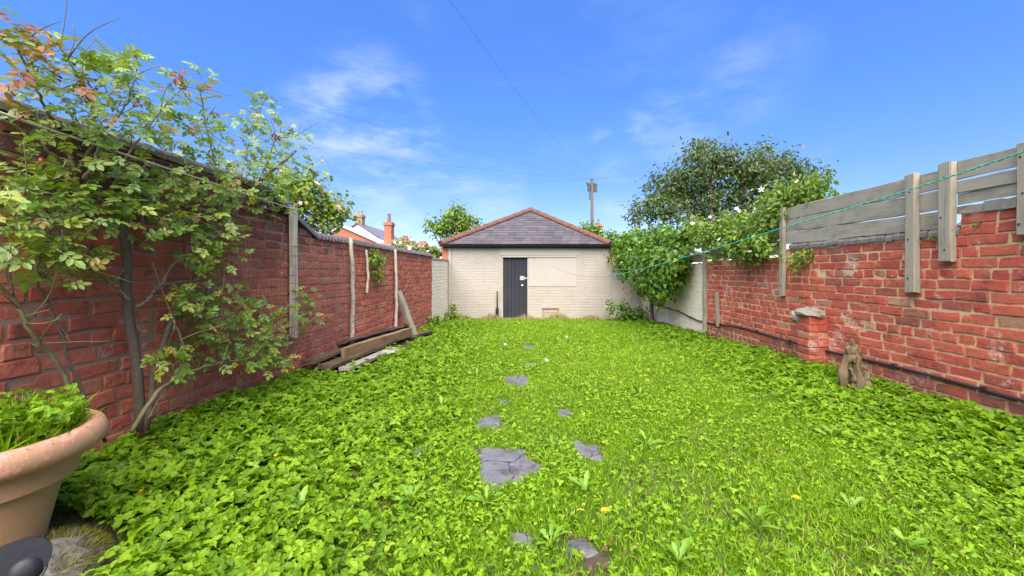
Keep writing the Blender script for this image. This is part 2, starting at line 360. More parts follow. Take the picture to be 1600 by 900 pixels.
def frames(nz_, y):
    nz_ = nz_ / np.linalg.norm(nz_, axis=1)[:, None]
    y = y - nz_ * (y * nz_).sum(1)[:, None]; y = y / (np.linalg.norm(y, axis=1)[:, None] + 1e-9)
    return np.stack([np.cross(y, nz_), y, nz_], axis=2)
def scatter_np(tpl, P, Rm, sc, rv):
    V, T = tpl; n = len(P); k = len(V)
    sc = np.asarray(sc, float)
    if sc.ndim == 0: sc = np.full(n, float(sc))
    W = np.einsum('nij,kj->nki', Rm, V) * sc[:, None, None] + P[:, None, :]
    Fx = (T[None] + (np.arange(n) * k)[:, None, None]).reshape(-1, T.shape[1])
    return W.reshape(-1, 3), Fx, np.repeat(rv, k)
def scatter(name, tpls, P, Rm, sc, material, parent=None, rv=None, kind=None):
    """spread leaf templates over positions, joined in one mesh"""
    P = np.asarray(P, float); n = len(P)
    sc = np.broadcast_to(np.asarray(sc, float), (n,))
    rv = rng.random(n) if rv is None else rv
    which = rng.integers(0, len(tpls), n); VV = []; FF = []; RR = []; off = 0
    for i, tp in enumerate(tpls):
        m = which == i
        if not m.any(): continue
        v, f, r_ = scatter_np(tp, P[m], Rm[m], sc[m], rv[m]); VV.append(v); FF.append(f + off); RR.append(r_); off += len(v)
    me = mesh_np(name, np.concatenate(VV), [np.concatenate(FF)], material, np.concatenate(RR))
    o = ob(name, me, parent)
    if kind: o['kind'] = kind
    return o
def leaflet(wd=0.3, curl=0.08, fold=0.06, base=(0, 0, 0), ang=0.0, ln=1.0):
    V = np.array([(0,0,0),(0,.5,-fold),(0,1,-curl*2.2),(-wd*.85,.28,curl*.6),(-wd*.8,.68,-curl*.4),(wd*.85,.28,curl*.6),(wd*.8,.68,-curl*.4)], float) * ln
    c, s = math.cos(ang), math.sin(ang)
    V = V @ np.array([(c, -s, 0), (s, c, 0), (0, 0, 1)]).T + np.array(base)
    T = np.array([(0,5,1),(5,6,1),(1,6,2),(0,1,3),(3,1,4),(1,2,4)])
    return V, T
def join_tpl(parts):
    VV = []; TT = []; o = 0
    for v, t in parts: VV.append(v); TT.append(t + o); o += len(v)
    return np.concatenate(VV), np.concatenate(TT)
OVAL = [leaflet(0.30 + 0.05*i, 0.06 + 0.03*i, 0.05) for i in range(3)]
SLIM = [leaflet(0.17 + 0.03*i, 0.10, 0.04) for i in range(3)]
IVYL = []
for i in range(3):
    V = np.array([(0,0,0),(-.42,.10,.03),(-.30,.45,-.02),(0,1,-.16-.05*i),(.30,.45,-.02),(.42,.10,.03),(0,.42,-.05)], float)
    IVYL.append((V, np.array([(0,6,1),(1,6,2),(2,6,3),(3,6,4),(4,6,5),(5,6,0)])))
def compound(k):
    r_ = random.Random(k); P = [leaflet(0.33, 0.07, 0.05, (0, .62, -.03), r_.uniform(-.2, .2), .40)]
    for y, l in ((.28, .30), (.50, .36)):
        for sg in (-1, 1): P.append(leaflet(0.33, 0.07, 0.05, (0, y, -.01), sg * r_.uniform(-1.25, -.95), l * r_.uniform(.85, 1.1)))
    V, T = join_tpl(P)
    st = np.array([(-.012,0,0),(.012,0,0),(.008,.64,-.03),(-.008,.64,-.03)])
    return join_tpl([(V, T), (st, np.array([(0,1,2),(0,2,3)]))])
ROSE = [compound(i) for i in range(5)]
def jag(wd, curl, fold, ang, ln, r_):
    ys_ = [.12, .3, .36, .54, .6, .78, .82]; ws = [.5, .95, .82, .98, .78, .62, .42]
    V = [(0, 0, 0), (0, .5, -fold), (0, 1, -curl * 2.2)]
    for sg in (-1, 1):
        for y, w_ in zip(ys_, ws): V.append((sg * wd * w_ * r_.uniform(.9, 1.1), y + r_.uniform(-.02, .02), fold * .9 * w_ + curl * (.5 - y) + r_.uniform(-.02, .02)))
    V = np.array(V, float) * ln; c, s_ = math.cos(ang), math.sin(ang); V = V @ np.array([(c, -s_, 0), (s_, c, 0), (0, 0, 1)]).T
    L = list(range(3, 10)); Rr = list(range(10, 17)); T = []
    for S, fl in ((Rr, 0), (L, 1)):
        ch = [0] + S + [2]
        for i in range(len(ch) - 1): T.append((1, ch[i], ch[i+1]) if not fl else (1, ch[i+1], ch[i]))
    return V, np.array(T)
def trifol(k):
    r_ = random.Random(k + 50); P = []
    for a in (0, 1.9, -1.9): P.append(jag(r_.uniform(.34, .42), r_.uniform(-.02, .22), r_.uniform(.05, .14), a + r_.uniform(-.3, .3), r_.uniform(.8, 1.15), r_))
    return join_tpl(P)
TRI = [trifol(i) for i in range(6)]
def dandy(k):
    r_ = random.Random(k + 90); ys = np.linspace(0, 1, 8); V = []; T = []
    for i, y in enumerate(ys):
        wd = 0.02 + 0.10 * math.sin(math.pi * min(1, y ** 1.5 * .92)) * (1.25 if i % 2 else .72); z = 0.20 * math.sin(y * 2.2) - 0.12 * y
        if i == 7: wd = .004
        V += [(-wd, y - (.05 if i % 2 else 0), z + wd*.35), (0, y, z - .01), (wd, y - (.05 if i % 2 else 0), z + wd*.35)]
    for i in range(7):
        a = i*3
        for j in (0, 1): T += [(a+j, a+j+1, a+j+4), (a+j, a+j+4, a+j+3)]
    return np.array(V, float), np.array(T)
DAND = [dandy(i) for i in range(3)]
def blade(k):
    b_ = (0.1, 0.3, 0.55)[k]
    V = np.array([(-.035,0,0),(.035,0,0),(-.028,b_*.35,.5),(.028,b_*.35,.5),(0,b_,.95)], float)
    return V, np.array([(0,1,3),(0,3,2),(2,3,4)])
BLADE = [blade(i) for i in range(3)]

def P3(px, py, Y): return np.array(((px - 800) / F * Y, Y, CZ + (HY - py) / F * Y))
def PX(px, py, X): return P3(px, py, F * X / (px - 800))
def sstep(a, b, x):
    t = np.clip((np.asarray(x, float) - a) / (b - a), 0, 1); return t*t*(3-2*t)
def XL(Y): return -2.24 + 0.04375 * np.asarray(Y, float)
def XR(Y): return 3.29 + 0.0234 * np.asarray(Y, float)
def soil(X, Y):
    X = np.asarray(X, float); Y = np.asarray(Y, float)
    h = 0.075 - 0.024 * np.clip(Y, 0, 12)
    h = h + 0.11 * sstep(-0.9, -2.1, X) * sstep(8.5, 4.0, Y)
    h = h + 0.05 * sstep(2.0, 3.3, X) * sstep(9, 4, Y)
    h = h + 0.012 * np.sin(X * 2.3 + 1) * np.sin(Y * 1.7) + 0.006 * np.sin(X * 7.1) * np.cos(Y * 6.3)
    return h
def ground_at(px, py):
    Y = 3.0
    for _ in range(40):
        Y = 0.5 * Y + 0.5 * F * (CZ - float(soil((px - 800) / F * Y, Y))) / (py - HY)
    return (px - 800) / F * Y, Y

# ------------------------------------------------------------------ ground
def soil_mat():
    m, t, b = mat('damp_soil'); p = pos(t)
    c = mix(t, noise(t, p, 14, 6, 0.65), (0.035, 0.026, 0.017), (0.095, 0.07, 0.042))
    c = mix(t, thr(t, noise(t, p, 2.2, 6, 0.6), 0.42, 0.62), c, (0.075, 0.11, 0.014))
    t.links.new(c, b.inputs['Base Color']); b.inputs['Roughness'].default_value = 0.95
    bump(t, b, noise(t, p, 60, 6, 0.7), 0.8, 0.02); return m
M['soil'] = soil_mat()
xs = np.concatenate([[-900, -300, -100, -40, -15, -6], np.arange(-3.2, 4.4, 0.08), [6, 15, 40, 100, 300, 900]])
ys = np.concatenate([[-60, -15, -5], np.arange(-2, 12.4, 0.08), [14, 18, 25, 40, 80, 200, 500, 1500]])
gx, gy = np.meshgrid(xs, ys)
nx, ny = len(xs), len(ys)
ii = np.arange(nx * ny).reshape(ny, nx)
gq = np.stack([ii[:-1, :-1], ii[:-1, 1:], ii[1:, 1:], ii[1:, :-1]], -1).reshape(-1, 4)
tag(ob('ground', mesh_np('ground', np.stack([gx, gy, soil(gx, gy)], -1).reshape(-1, 3), [gq], 'soil', smooth=True)), kind='structure')

# ------------------------------------------------------------------ bricks
def brick_tpl(l, h, d, seed, rough=0.004):
    r_ = np.random.default_rng(seed)
    x = np.array([-.5, 0, .5, .5, .5, 0, -.5, -.5]) * l; z = np.array([-.5, -.5, -.5, 0, .5, .5, .5, 0]) * h
    jx = r_.normal(0, rough*.6, 8); jz = r_.normal(0, rough*.6, 8)
    O = np.stack([x + jx, np.full(8, -.010), z + jz], 1)
    I = np.stack([(x + jx) - np.sign(x) * r_.uniform(.004, .010, 8), r_.normal(0, .0007, 8), (z + jz) - np.sign(z) * r_.uniform(.004, .009, 8)], 1)
    if r_.random() < .35: I[r_.choice([0, 2, 4, 6])] += (0, -.006, 0)
    B = np.stack([x, np.full(8, -d), z], 1)
    V = np.vstack([O, I, B, [(0, .0008, 0)]])
    T = []
    for j in range(8):
        k = (j + 1) % 8
        T += [(24, 8+k, 8+j), (j, 8+j, 8+k), (j, 8+k, k), (16+j, j, k), (16+j, k, 16+k)]
    return V, np.array(T)[:, ::-1]
def lay(s0, s1, tb, top, pitch, L, seed, hdr=6, joint=0.010, off=0):
    r_ = random.Random(seed); outb = []
    k = 0; t = tb
    while True:
        tc_ = t + pitch / 2
        hd = (k + off) % hdr == 0
        s = s0 - r_.uniform(0, L)
        any_ = False
        while s < s1:
            ln = L / 2 if hd else L
            if not hd and r_.random() < .10: ln = L / 2
            ln *= r_.uniform(.95, 1.05)
            a, b = max(s, s0), min(s + ln, s1)
            if b - a > 0.05 and t + pitch <= top((a + b) / 2) + 0.01:
                outb.append(((a + b) / 2, tc_ + r_.uniform(-.003, .003), b - a - joint * r_.uniform(.7, 1.3), ln < .7 * L)); any_ = True
            s += ln
        t += pitch; k += 1
        if t > 3.5: break
    return outb
def wall(name, label, p0, dirv, g, bricks, material, mort, core, H, L, n_ind, thick=0.11, rough=0.004, cat='wall', seed=0, relief=1.0):
    ang = math.atan2(dirv[1], dirv[0])
    root = empty(name, (p0[0], p0[1], 0), ang); tag(root, label, cat)
    ST = [brick_tpl(L - .012, H - .0085, thick, seed + i, rough) for i in range(7)]; HD = [brick_tpl(L/2 - .012, H - .0085, thick, seed + 40 + i, rough) for i in range(5)]
    sm = [mesh_np('brick', v, [t], material) for v, t in ST]; hm = [mesh_np('brick', v, [t], material) for v, t in HD]
    ca, sa = math.cos(ang), math.sin(ang)
    info = []
    for (s, t, ln, isH) in bricks:
        X, Y = p0[0] + s * ca, p0[1] + s * sa
        if Y < 0.3: vis = 0
        else:
            px, py = 800 + F * X / Y, HY - F * (t - CZ) / Y
            vis = (1 / Y ** 2) if (-15 < px < 1615 and -10 < py < 910) else 0
            if t < float(soil(X, Y)): vis = 0
        info.append(vis)
    order = sorted(range(len(bricks)), key=lambda i: -info[i]); ind = set(i for i in order[:n_ind] if info[i] > 0)
    VV = []; FF = []; RR = []; o_ = 0
    for i, (s, t, ln, isH) in enumerate(bricks):
        y = g * rng.normal(0, .0025) * relief; full = (L/2 if isH else L) - .012
        k = random.randrange(5); rz = 0 if g > 0 else math.pi
        if i in ind:
            ob('brick', (hm if isH else sm)[k], root, (s, y, t), (rng.normal(0, .006), rng.normal(0, .006), rz + rng.normal(0, .004)), (ln / full, 1, 1))
        else:
            V, T = (HD if isH else ST)[k]
            V = V * (ln / full, relief, 1) * ((1, 1, 1) if g > 0 else (-1, -1, 1)) + (s, y, t)
            VV.append(V); FF.append(T + o_); o_ += len(V); RR.append(np.full(len(V), rng.random()))
    if VV:
        tag(ob('bricks_far', mesh_np('bricks_far', np.concatenate(VV), [np.concatenate(FF)], material, np.concatenate(RR)), root), kind='stuff')
    m = MB()
    for (s0, s1, z0, z1) in core:
        a, b = sorted((-g * .0055 * relief, -g * .22)); m.box((s0, a, z0), (s1, b, z1))
    m.build('mortar_bed', mort, root)
    return root
def along(p0, p1):
    d = np.array(p1) - np.array(p0); return d / np.linalg.norm(d)
def s_of(Yv, p0, d): return (Yv - p0[1]) / d[1]

HC = 0.0815; LB = 0.24
# left wall: tall near part, ramp, lower far part
pL0 = (float(XL(-0.6)), -0.6); dL = along(pL0, (float(XL(11.2)), 11.2))
sL = lambda Y: s_of(Y, pL0, dL)
def topL(s):
    Y = pL0[1] + s * dL[1]
    return 1.79 if Y < 3.5 else (1.79 - (Y - 3.5) / (4.30 - 3.5) * 0.34 if Y < 4.30 else 1.455)
bL = lay(0, sL(9.37), -0.26, topL, HC, LB, 3)
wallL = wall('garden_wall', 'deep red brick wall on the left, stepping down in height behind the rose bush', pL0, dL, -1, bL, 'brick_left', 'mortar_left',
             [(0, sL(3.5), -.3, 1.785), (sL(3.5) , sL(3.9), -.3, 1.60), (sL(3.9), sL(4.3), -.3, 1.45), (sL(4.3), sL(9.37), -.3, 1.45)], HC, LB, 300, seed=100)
def bullnose(w=0.07, dep=0.25, h=0.075):
    prof = [(-dep/2, -.005)] + [(dep/2 * -math.cos(a), h * (.35 + .65 * math.sin(a))) for a in np.linspace(0.05, math.pi - .05, 8)] + [(dep/2, -.005)]
    n = len(prof); V = [(x, p[0], p[1]) for x in (-w/2, w/2) for p in prof]
    Q = [(i, i+1, n+i+1, n+i) for i in range(n-1)]
    T = [(0, i+1, i) for i in range(1, n-1)] + [(n, n+i, n+i+1) for i in range(1, n-1)]
    return V, Q, T
cop = MB(); cop.add(*bullnose()); cm1 = cop.mesh('coping_brick', 'coping'); 
cop = MB(); cop.add(*bullnose()); cm2 = cop.mesh('coping_brick', 'coping_dark')
Y = 0.6
while Y < 9.35:
    z = topL(sL(Y)); tilt = -math.atan2(.34, .8) if 3.5 < Y < 4.3 else 0
    o = ob('coping_brick', cm2 if Y < 3.45 else cm1, wallL, (sL(Y), .105, z + rng.normal(0, .002)), (rng.normal(0, .02), -tilt + rng.normal(0, .01), rng.normal(0, .03) + (.25 if Y > 4.3 else 0)))
    Y += 0.075
# right wall: bare brick near, painted brick far
pR0 = (float(XR(-0.6)), -0.6); dR = along(pR0, (float(XR(11.2)), 11.2))
sR = lambda Y: s_of(Y, pR0, dR)
def topR(s):
    Y = pR0[1] + s * dR[1]
    return 1.545 if Y < 3.07 else (1.40 if Y < 5.1 else (1.31 if Y < 7.3 else 1.25))
bR = lay(0, sR(7.30), -0.26, topR, HC, LB, 11, off=2)
wallR = wall('garden_wall', 'bright orange red brick wall on the right with buff mortar joints', pR0, dR, 1, bR, 'brick_right', 'mortar_right',
             [(0, sR(3.07), -.3, 1.535), (sR(3.07), sR(5.1), -.3, 1.385), (sR(5.1), sR(7.3), -.3, 1.29)], HC, LB, 300, rough=0.0055, seed=200)
m = MB()
for i in range(26):
    s = sR(0.5) + i * .1 * 1.0
    if s > sR(3.05): break
    m.box((s, -.18, 1.533), (s + .101, .006 + rng.uniform(-.008, .008), 1.60 + rng.uniform(-.012, .012)), jit=.004)
m.build('mortar_ledge', 'concrete', wallR)
Y = 3.12
while Y < 5.05:
    ob('coping_brick', cm2, wallR, (sR(Y), -.112, 1.386 + rng.normal(0, .003)), (rng.normal(0, .02), rng.normal(0, .02), rng.normal(0, .03))); Y += 0.078
bW = lay(sR(7.31), sR(11.19), -0.5, lambda s: 1.27, HC, LB, 17)
wallW = wall('painted_wall', 'peeling cream painted brick wall beyond the bare brick on the right', pR0, dR, 1, bW, 'cream_peel', 'cream_peel', [(sR(7.302), sR(11.19), -.5, 1.26)], HC, LB, 0, seed=300, relief=.4)
bC = lay(sL(9.38), sL(11.19), -0.5, lambda s: 1.44 - .03 * (s - sL(9.38)), HC, LB, 19)
wallC = wall('painted_wall', 'short cream painted wall joining the left brick wall to the outbuilding', pL0, dL, -1, bC, 'cream_return', 'cream_return', [(sL(9.372), sL(11.19), -.5, 1.385)], HC, LB, 0, seed=320, relief=.4)
m = MB(); m.box((sL(9.372), -.012, 1.386), (sL(11.19), .225, 1.43), jit=.004); m.build('coping', 'cream', wallC)

# brick pier stub on the right wall
pr = empty('brick_pier', (float(XR(4.40)) - .001, 4.40, 0), math.atan2(dR[1], dR[0])); tag(pr, 'broken low brick pier with a lump of old mortar on top, against the right wall', 'pier')
pm = [mesh_np('brick', *(lambda v, t: (v, [t]))(*brick_tpl(.19, H_, .2, 900 + i, .005)), 'brick_right') for i, H_ in enumerate((.07, .07, .07))]
for k in range(8):
    z = .0 + k * HC
    ob('brick', pm[k % 3], pr, (.105 + rng.normal(0, .004), .19 + rng.normal(0, .004), z), (0, 0, rng.normal(0, .02)))
    for yy in (.045, .14): ob('brick', pm[(k + 1) % 3], pr, (.006 + rng.normal(0, .003), yy, z), (0, 0, math.pi / 2 + rng.normal(0, .02)), (.48, .5, 1))
m = MB(); m.box((.02, .003, -.2), (.19, .178, .63)); m.build('mortar_bed', 'mortar_right', pr)
V = []; 
def lump(c, r_, seed, k=14, kk=9, am=.25):
    q = np.random.default_rng(seed); V = []
    for i in range(kk + 1):
        th = math.pi * i / kk
        for j in range(k):
            ph = 2 * math.pi * j / k; f = 1 + am * (q.random() - .5) * 2 * (0 < i < kk)
            V.append((c[0] + r_[0]*f*math.sin(th)*math.cos(ph), c[1] + r_[1]*f*math.sin(th)*math.sin(ph), c[2] + r_[2]*f*math.cos(th)))
    return V, [(i*k+j, (i+1)*k+j, (i+1)*k+(j+1) % k, i*k+(j+1) % k) for i in range(kk) for j in range(k)]
m = MB(); m.add(*lump((.13, .10, .645), (.15, .12, .06), 5)); m.add(*lump((.22, .15, .60), (.06, .09, .08), 6)); m.build('mortar_lump', 'concrete', pr)

# ------------------------------------------------------------------ timber helpers
def plank_mesh(name, l, wd, t, material, jit=.003, seg=8, bend=0.0):
    xs_ = np.linspace(-l/2, l/2, seg + 1); m = MB(); V = []
    for i, x in enumerate(xs_):
        b_ = bend * math.sin(math.pi * i / seg); e = min(t, wd) * .12
        for (y, z) in ((-t/2+e, -wd/2), (t/2-e, -wd/2), (t/2, -wd/2+e), (t/2, wd/2-e), (t/2-e, wd/2), (-t/2+e, wd/2), (-t/2, wd/2-e), (-t/2, -wd/2+e)):
            V.append((x + (rng.normal(0, jit*1.5) if i in (0, seg) else 0), y + rng.normal(0, jit*.5) + b_, z + rng.normal(0, jit)))
    k = 8
    Q = [(i*k+j, (i+1)*k+j, (i+1)*k+(j+1) % k, i*k+(j+1) % k) for i in range(seg) for j in range(k)]
    T = [(0, j, j+1) for j in range(1, k-1)] + [(seg*k, seg*k+j+1, seg*k+j) for j in range(1, k-1)]
    m.add(V, Q, T); return m.mesh(name, material)
def plank_between(name, a, b, wd, t, material, parent=None, up=(0, 0, 1), jit=.003, bend=0.0):
    a = Vector(a); b = Vector(b); d = (b - a); l = d.length; x = d.normalized(); u = Vector(up)
    z = (u - x * u.dot(x)).normalized(); y = z.cross(x)
    o = ob(name, plank_mesh(name, l, wd, t, material, jit, max(2, int(l / .25)), bend), parent)
    o.matrix_local = Matrix.Translation((a + b) / 2) @ Matrix((x, y, z)).transposed().to_4x4()
    return o

# fence on top of the right wall
fr = empty('board_fence', (pR0[0], pR0[1], 0), math.atan2(dR[1], dR[0])); tag(fr, 'weathered grey horizontal board fence with uneven posts, on top of the right wall', 'fence')
def fboard(Y0, Y1, z0, z1, y=-.014, tl=0.0):
    plank_between('board', (sR(Y0), y + rng.normal(0, .003), (z0 + z1) / 2 + tl), (sR(Y1), y + rng.normal(0, .003), (z0 + z1) / 2 - tl), z1 - z0, .024, 'wood_grey', fr)
def fpost(Y, z0, z1, wd=.085, t=.075, material='wood_post'):
    o = plank_between('post', (sR(Y), t / 2 + .002, z0), (sR(Y), t / 2 + .002, z1), wd, t, material, fr, up=(1, 0, 0), jit=.003)
    for k in (.12, .45, .85):
        MB().lathe([(.007, -.002), (.007, .003), (0, .004)], 8).build('bolt', 'dark_metal', fr, loc=(sR(Y) + rng.normal(0, .012), t + .003, z0 + (z1 - z0) * k), rot=(R(-90), 0, 0))
    return o
fboard(3.13, 5.15, 1.752, 1.897); fboard(3.13, 5.15, 1.590, 1.746); fboard(3.22, 5.15, 1.445, 1.582, tl=-.004)
fboard(1.2, 3.10, 1.800, 1.932); fboard(1.2, 3.10, 1.695, 1.785); fboard(1.2, 3.10, 1.610, 1.692)
fboard(5.18, 7.3, 1.325, 1.462); fboard(5.18, 7.5, 1.475, 1.61); fboard(5.18, 7.6, 1.622, 1.74); fboard(7.32, 9.4, 1.285, 1.42)
fpost(5.12, .80, 1.90, .075, .05); fpost(3.42, .93, 1.915, .085, .05); fpost(3.14, 1.18, 1.935, .095, .05); fpost(2.64, 1.34, 1.94, .09, .05); fpost(7.28, .05, 1.45, .09, .06)
fpost(1.9, 1.1, 1.94, .1)
stk = plank_between('timber_stake', (float(XR(6.8)) - .03, 6.8, .20), (float(XR(6.8)) - .035, 6.82, .76), .07, .04, 'wood_post', None, up=(0, 1, 0)); tag(stk, 'short grey timber stake standing against the right wall beside the long post', 'stake')

# ------------------------------------------------------------------ outbuilding
GY = 11.2; gz = -0.5
bld = empty('outbuilding', (0.45, GY, 0)); tag(bld, 'low cream painted outbuilding with slate hip roof and black door, across the garden end', 'outbuilding')
def gx_(px): return (px - 800) / F * GY
def gzz(py): return CZ + (HY - py) / F * GY
ox, oy = 0.45, GY
x0, x1 = gx_(700), 2.72
ez = gzz(385)
DX0, DX1, DZ1 = gx_(786), gx_(824), gzz(402)
m = MB()
m.box((x0 - ox, .0026, gz), (DX0 - ox, .22, ez)); m.box((DX1 - ox, .0026, gz), (x1 - ox, .22, ez)); m.box((DX0 - ox, .0026, DZ1), (DX1 - ox, .22, ez))
m.box((x0 - ox, .22, gz), (x0 + .22 - ox, 5.5, ez)); m.box((x1 - .22 - ox, .22, gz), (x1 - ox, 5.5, ez)); m.box((DX0 - ox - .1, .35, gz), (DX1 - ox + .1, .37, ez))
m.build('wall', 'cream', bld)
bk = lay(x0, x1, gz, lambda s: ez - .03, 0.0765, .235, 23)
VV = []; FF = []; RR = []; o_ = 0
BT = [brick_tpl(.223, .066, .05, 500 + i, .004) for i in range(6)]
for (s, t, ln, isH) in bk:
    if DX0 - ln/2 < s < DX1 + ln/2 and t < DZ1 + .03: 
        if s < DX0 and s - ln/2 < DX0 - .06: a, b = s - ln/2, DX0 - .004
        elif s > DX1 and s + ln/2 > DX1 + .06: a, b = DX1 + .004, s + ln/2
        else: continue
        s, ln = (a + b)/2, b - a
    if gx_(824) < s < gx_(900) and .70 < t < DZ1 + .05: continue
    V, T = BT[random.randrange(6)]
    V = V * (-ln / .223, -.35, 1) + (s - ox, rng.normal(0, .0008), t)
    VV.append(V); FF.append(T + o_); o_ += len(V); RR.append(np.full(len(V), rng.random()))
tag(ob('painted_bricks', mesh_np('painted_bricks', np.concatenate(VV), [np.concatenate(FF)], 'cream', np.concatenate(RR)), bld), kind='stuff')
m = MB(); m.box((DX1 + .03 - ox, -.008, .715), (gx_(900) - ox, .02, DZ1 - .02), jit=.003); m.build('render_patch', 'cream_patch', bld)
m = MB(); m.box((DX0 - .02 - ox, -.022, DZ1 + .002), (gx_(901) - ox, .02, DZ1 + .045), jit=.004); m.build('lintel', 'cream', bld)
m = MB(); m.box((DX0 - .1 - ox, -.010, DZ1 + .05), (gx_(905) - ox, .02, ez - .04), jit=.003); m.build('lintel_render', 'cream_patch', bld)
# door
M['door'] = paint_mat('black_peeling_door_paint', (0.026, 0.027, 0.034), (0.045, 0.045, 0.055), (0.35, 0.33, 0.30), 0.70, 0.5, 9.0)
dr = ob('door', (lambda mm: mm.mesh('door', 'door'))(MB().box((DX0 - ox + .002, .075, -.22), (DX1 - ox - .002, .10, DZ1 - .002))), bld)
nb = 6; bw = (DX1 - DX0 - .02) / nb
for i in range(nb):
    a = DX0 + .01 + i * bw
    MB().box((a - ox + .004, .050, -.2 + rng.uniform(0, .02)), (a + bw - ox - .004, .074, DZ1 - .01), jit=.002).build('door_board', 'door', dr)
MB().box((DX1 - .20 - ox, .038, .88), (DX1 - .08 - ox, .049, .99), jit=.002).box((DX1 - .12 - ox, .030, .91), (DX1 + .01 - ox, .037, .945)).build('hasp', 'metal_grey', dr)
MB().lathe([(0.0, 0), (.022, 0), (.026, .012), (.018, .03), (.0, .032)], 12).build('door_knob', 'petal_white', dr, loc=(DX1 - .14 - ox, .049, .735), rot=(R(90), 0, 0))
# vent hatch, threshold
vh = MB().box((gx_(848) - ox, -.03, gzz(497) - .1), (gx_(872) - ox, .02, gzz(482)), jit=.003).build('vent_hatch', 'pot_clay', bld)
for i in range(4): MB().box((gx_(850) - ox, -.042, gzz(496) + i * .05), (gx_(870) - ox, -.031, gzz(496) + i * .05 + .033)).build('slat', 'cream', vh)
MB().box((gx_(847) - ox, -.05, gzz(482.2)), (gx_(873) - ox, .02, gzz(481)), jit=.002).build('lintel', 'far_roof', vh)
MB().box((x0 + .02 - ox, -.03, gz), (x0 + .09 - ox, -.002, ez - .05), jit=.003).build('corner_batten', 'cream', bld)
# roof
hx0, hx1, hyr = gx_(690), gx_(953), 2.35
ap = np.array((0.62, hyr, CZ + (HY - 329) / F * (GY + hyr)))
ezr = ez + .045
e0 = np.array((hx0, -.12, ezr)); e1 = np.array((hx1, -.12, ezr))
rf = MB()
back = 7.0
A = e0 - (ox, 0, 0); B = e1 - (ox, 0, 0); C = ap - (ox, 0, 0); D = C + (0, back - hyr - 1, 0); A2 = A + (0, back, 0); B2 = B + (0, back, 0)
rf.add([A, B, C, D, A2, B2], [(B, ) and (1, 5, 3, 2), (0, 2, 3, 4)], [(0, 1, 2), (4, 3, 5)])
roof = rf.build('roof', 'far_slate', bld)
nrm = np.cross(B - A, C - A); nrm /= np.linalg.norm(nrm); nrm = nrm if nrm[2] > 0 else -nrm
updir = np.cross(nrm, (1, 0, 0)); updir = updir if updir[2] > 0 else -updir; updir /= np.linalg.norm(updir)
slope_len = float(np.dot(C - A, updir)); rows = 14; ex = slope_len / rows; sw = 0.262
sm_ = []
for i in range(4):
    q = MB(); V = np.array([(-.5, 0, 0), (.5, 0, 0), (.5, 1, 0), (-.5, 1, 0), (-.5, 0, .012), (.5, 0, .012), (.5, 1, .012), (-.5, 1, .012)]) * (sw - .008, ex * 1.25, 1)
    V[:, :2] += rng.normal(0, .004, (8, 2))
    q.add(V, [(3,2,1,0),(4,5,6,7),(0,1,5,4),(1,2,6,5),(2,3,7,6),(3,0,4,7)]); sm_.append(q.mesh('slate', 'slate'))
fr_rot = Matrix((Vector((1, 0, 0)), Vector(updir), Vector(np.cross((1, 0, 0), updir)))).transposed()
for r_ in range(rows):
    f0 = r_ / rows
    lx = A[0] + (C[0] - A[0]) * min(1, f0 + .5 / rows); rx = B[0] + (C[0] - B[0]) * min(1, f0 + .5 / rows)
    x = lx - sw * .5 * (r_ % 2)
    while x < rx:
        a, b = max(x, lx), min(x + sw, rx)
        if b - a > .06:
            p = A + updir * (f0 * slope_len) + nrm * .012; p = np.array(((a + b) / 2, p[1], p[2]))
            o = ob('slate', sm_[random.randrange(4)], roof)
            o.matrix_local = Matrix.Translation(p) @ (fr_rot.to_4x4() @ Matrix.Rotation(-.045 + rng.normal(0, .008), 4, 'X') @ Matrix.Rotation(rng.normal(0, .012), 4, 'Z')) @ Matrix.Diagonal((((b - a) / sw), 1, 1, 1))
        x += sw
def hip_tiles(a, b, n):
    d = Vector(b - a); l = d.length / n; x = d.normalized(); z = (Vector((0, 0, 1)) - x * x.z).normalized(); y = z.cross(x)
    prof = [(.13 * math.cos(t), .10 * math.sin(t) - .02) for t in np.linspace(0, math.pi, 7)]
    V = [(xx, p[0] * f, p[1] * f) for xx, f in ((-l*.52, 1.0), (l*.52, .88)) for p in prof]
    q = MB(); q.add(V, [(i, i+1, 7+i+1, 7+i) for i in range(6)], [(0, i+1, i) for i in range(1, 6)] + [(7, 7+i, 7+i+1) for i in range(1, 6)]); me = q.mesh('hip_tile', 'hip_tile')
    for i in range(n):
        o = ob('hip_tile', me, roof); o.matrix_local = Matrix.Translation(Vector(a) + x * l * (i + .5)) @ Matrix((x, y, z)).transposed().to_4x4()
hip_tiles(A + (0, 0, .03), C + (0, 0, .03), 9); hip_tiles(B + (0, 0, .03), C + (0, 0, .03), 9); hip_tiles(C + (0, 0, .03), D + (0, 0, .03), 9)
gt = MB(); pr_ = [(.05 * math.cos(t), .05 * math.sin(t)) for t in np.linspace(math.pi, 2 * math.pi, 7)] + [(.056, .0), (.056, .012), (-.056, .012)]
V = [(x, -.16 + p[0], ezr - .012 + p[1]) for x in (hx0 - ox - .03, hx1 - ox + .06) for p in pr_]; n = len(pr_)
gt.add(V, [(i, (i+1) % n, n + (i+1) % n, n + i) for i in range(n)], [(0, i, i+1) for i in range(1, n-1)] + [(n, n+i+1, n+i) for i in range(1, n-1)]); gt.build('gutter', 'black', bld)
MB().box((hx0 - ox + .05, -.10, ez - .045), (hx1 - ox - .02, -.013, ez + .04)).build('fascia', 'black', bld)
MB().box((x0 - .16 - ox, .02, gz), (x0 - .003 - ox, .24, ez - .01)).build('side_pier', 'far_brick', bld)
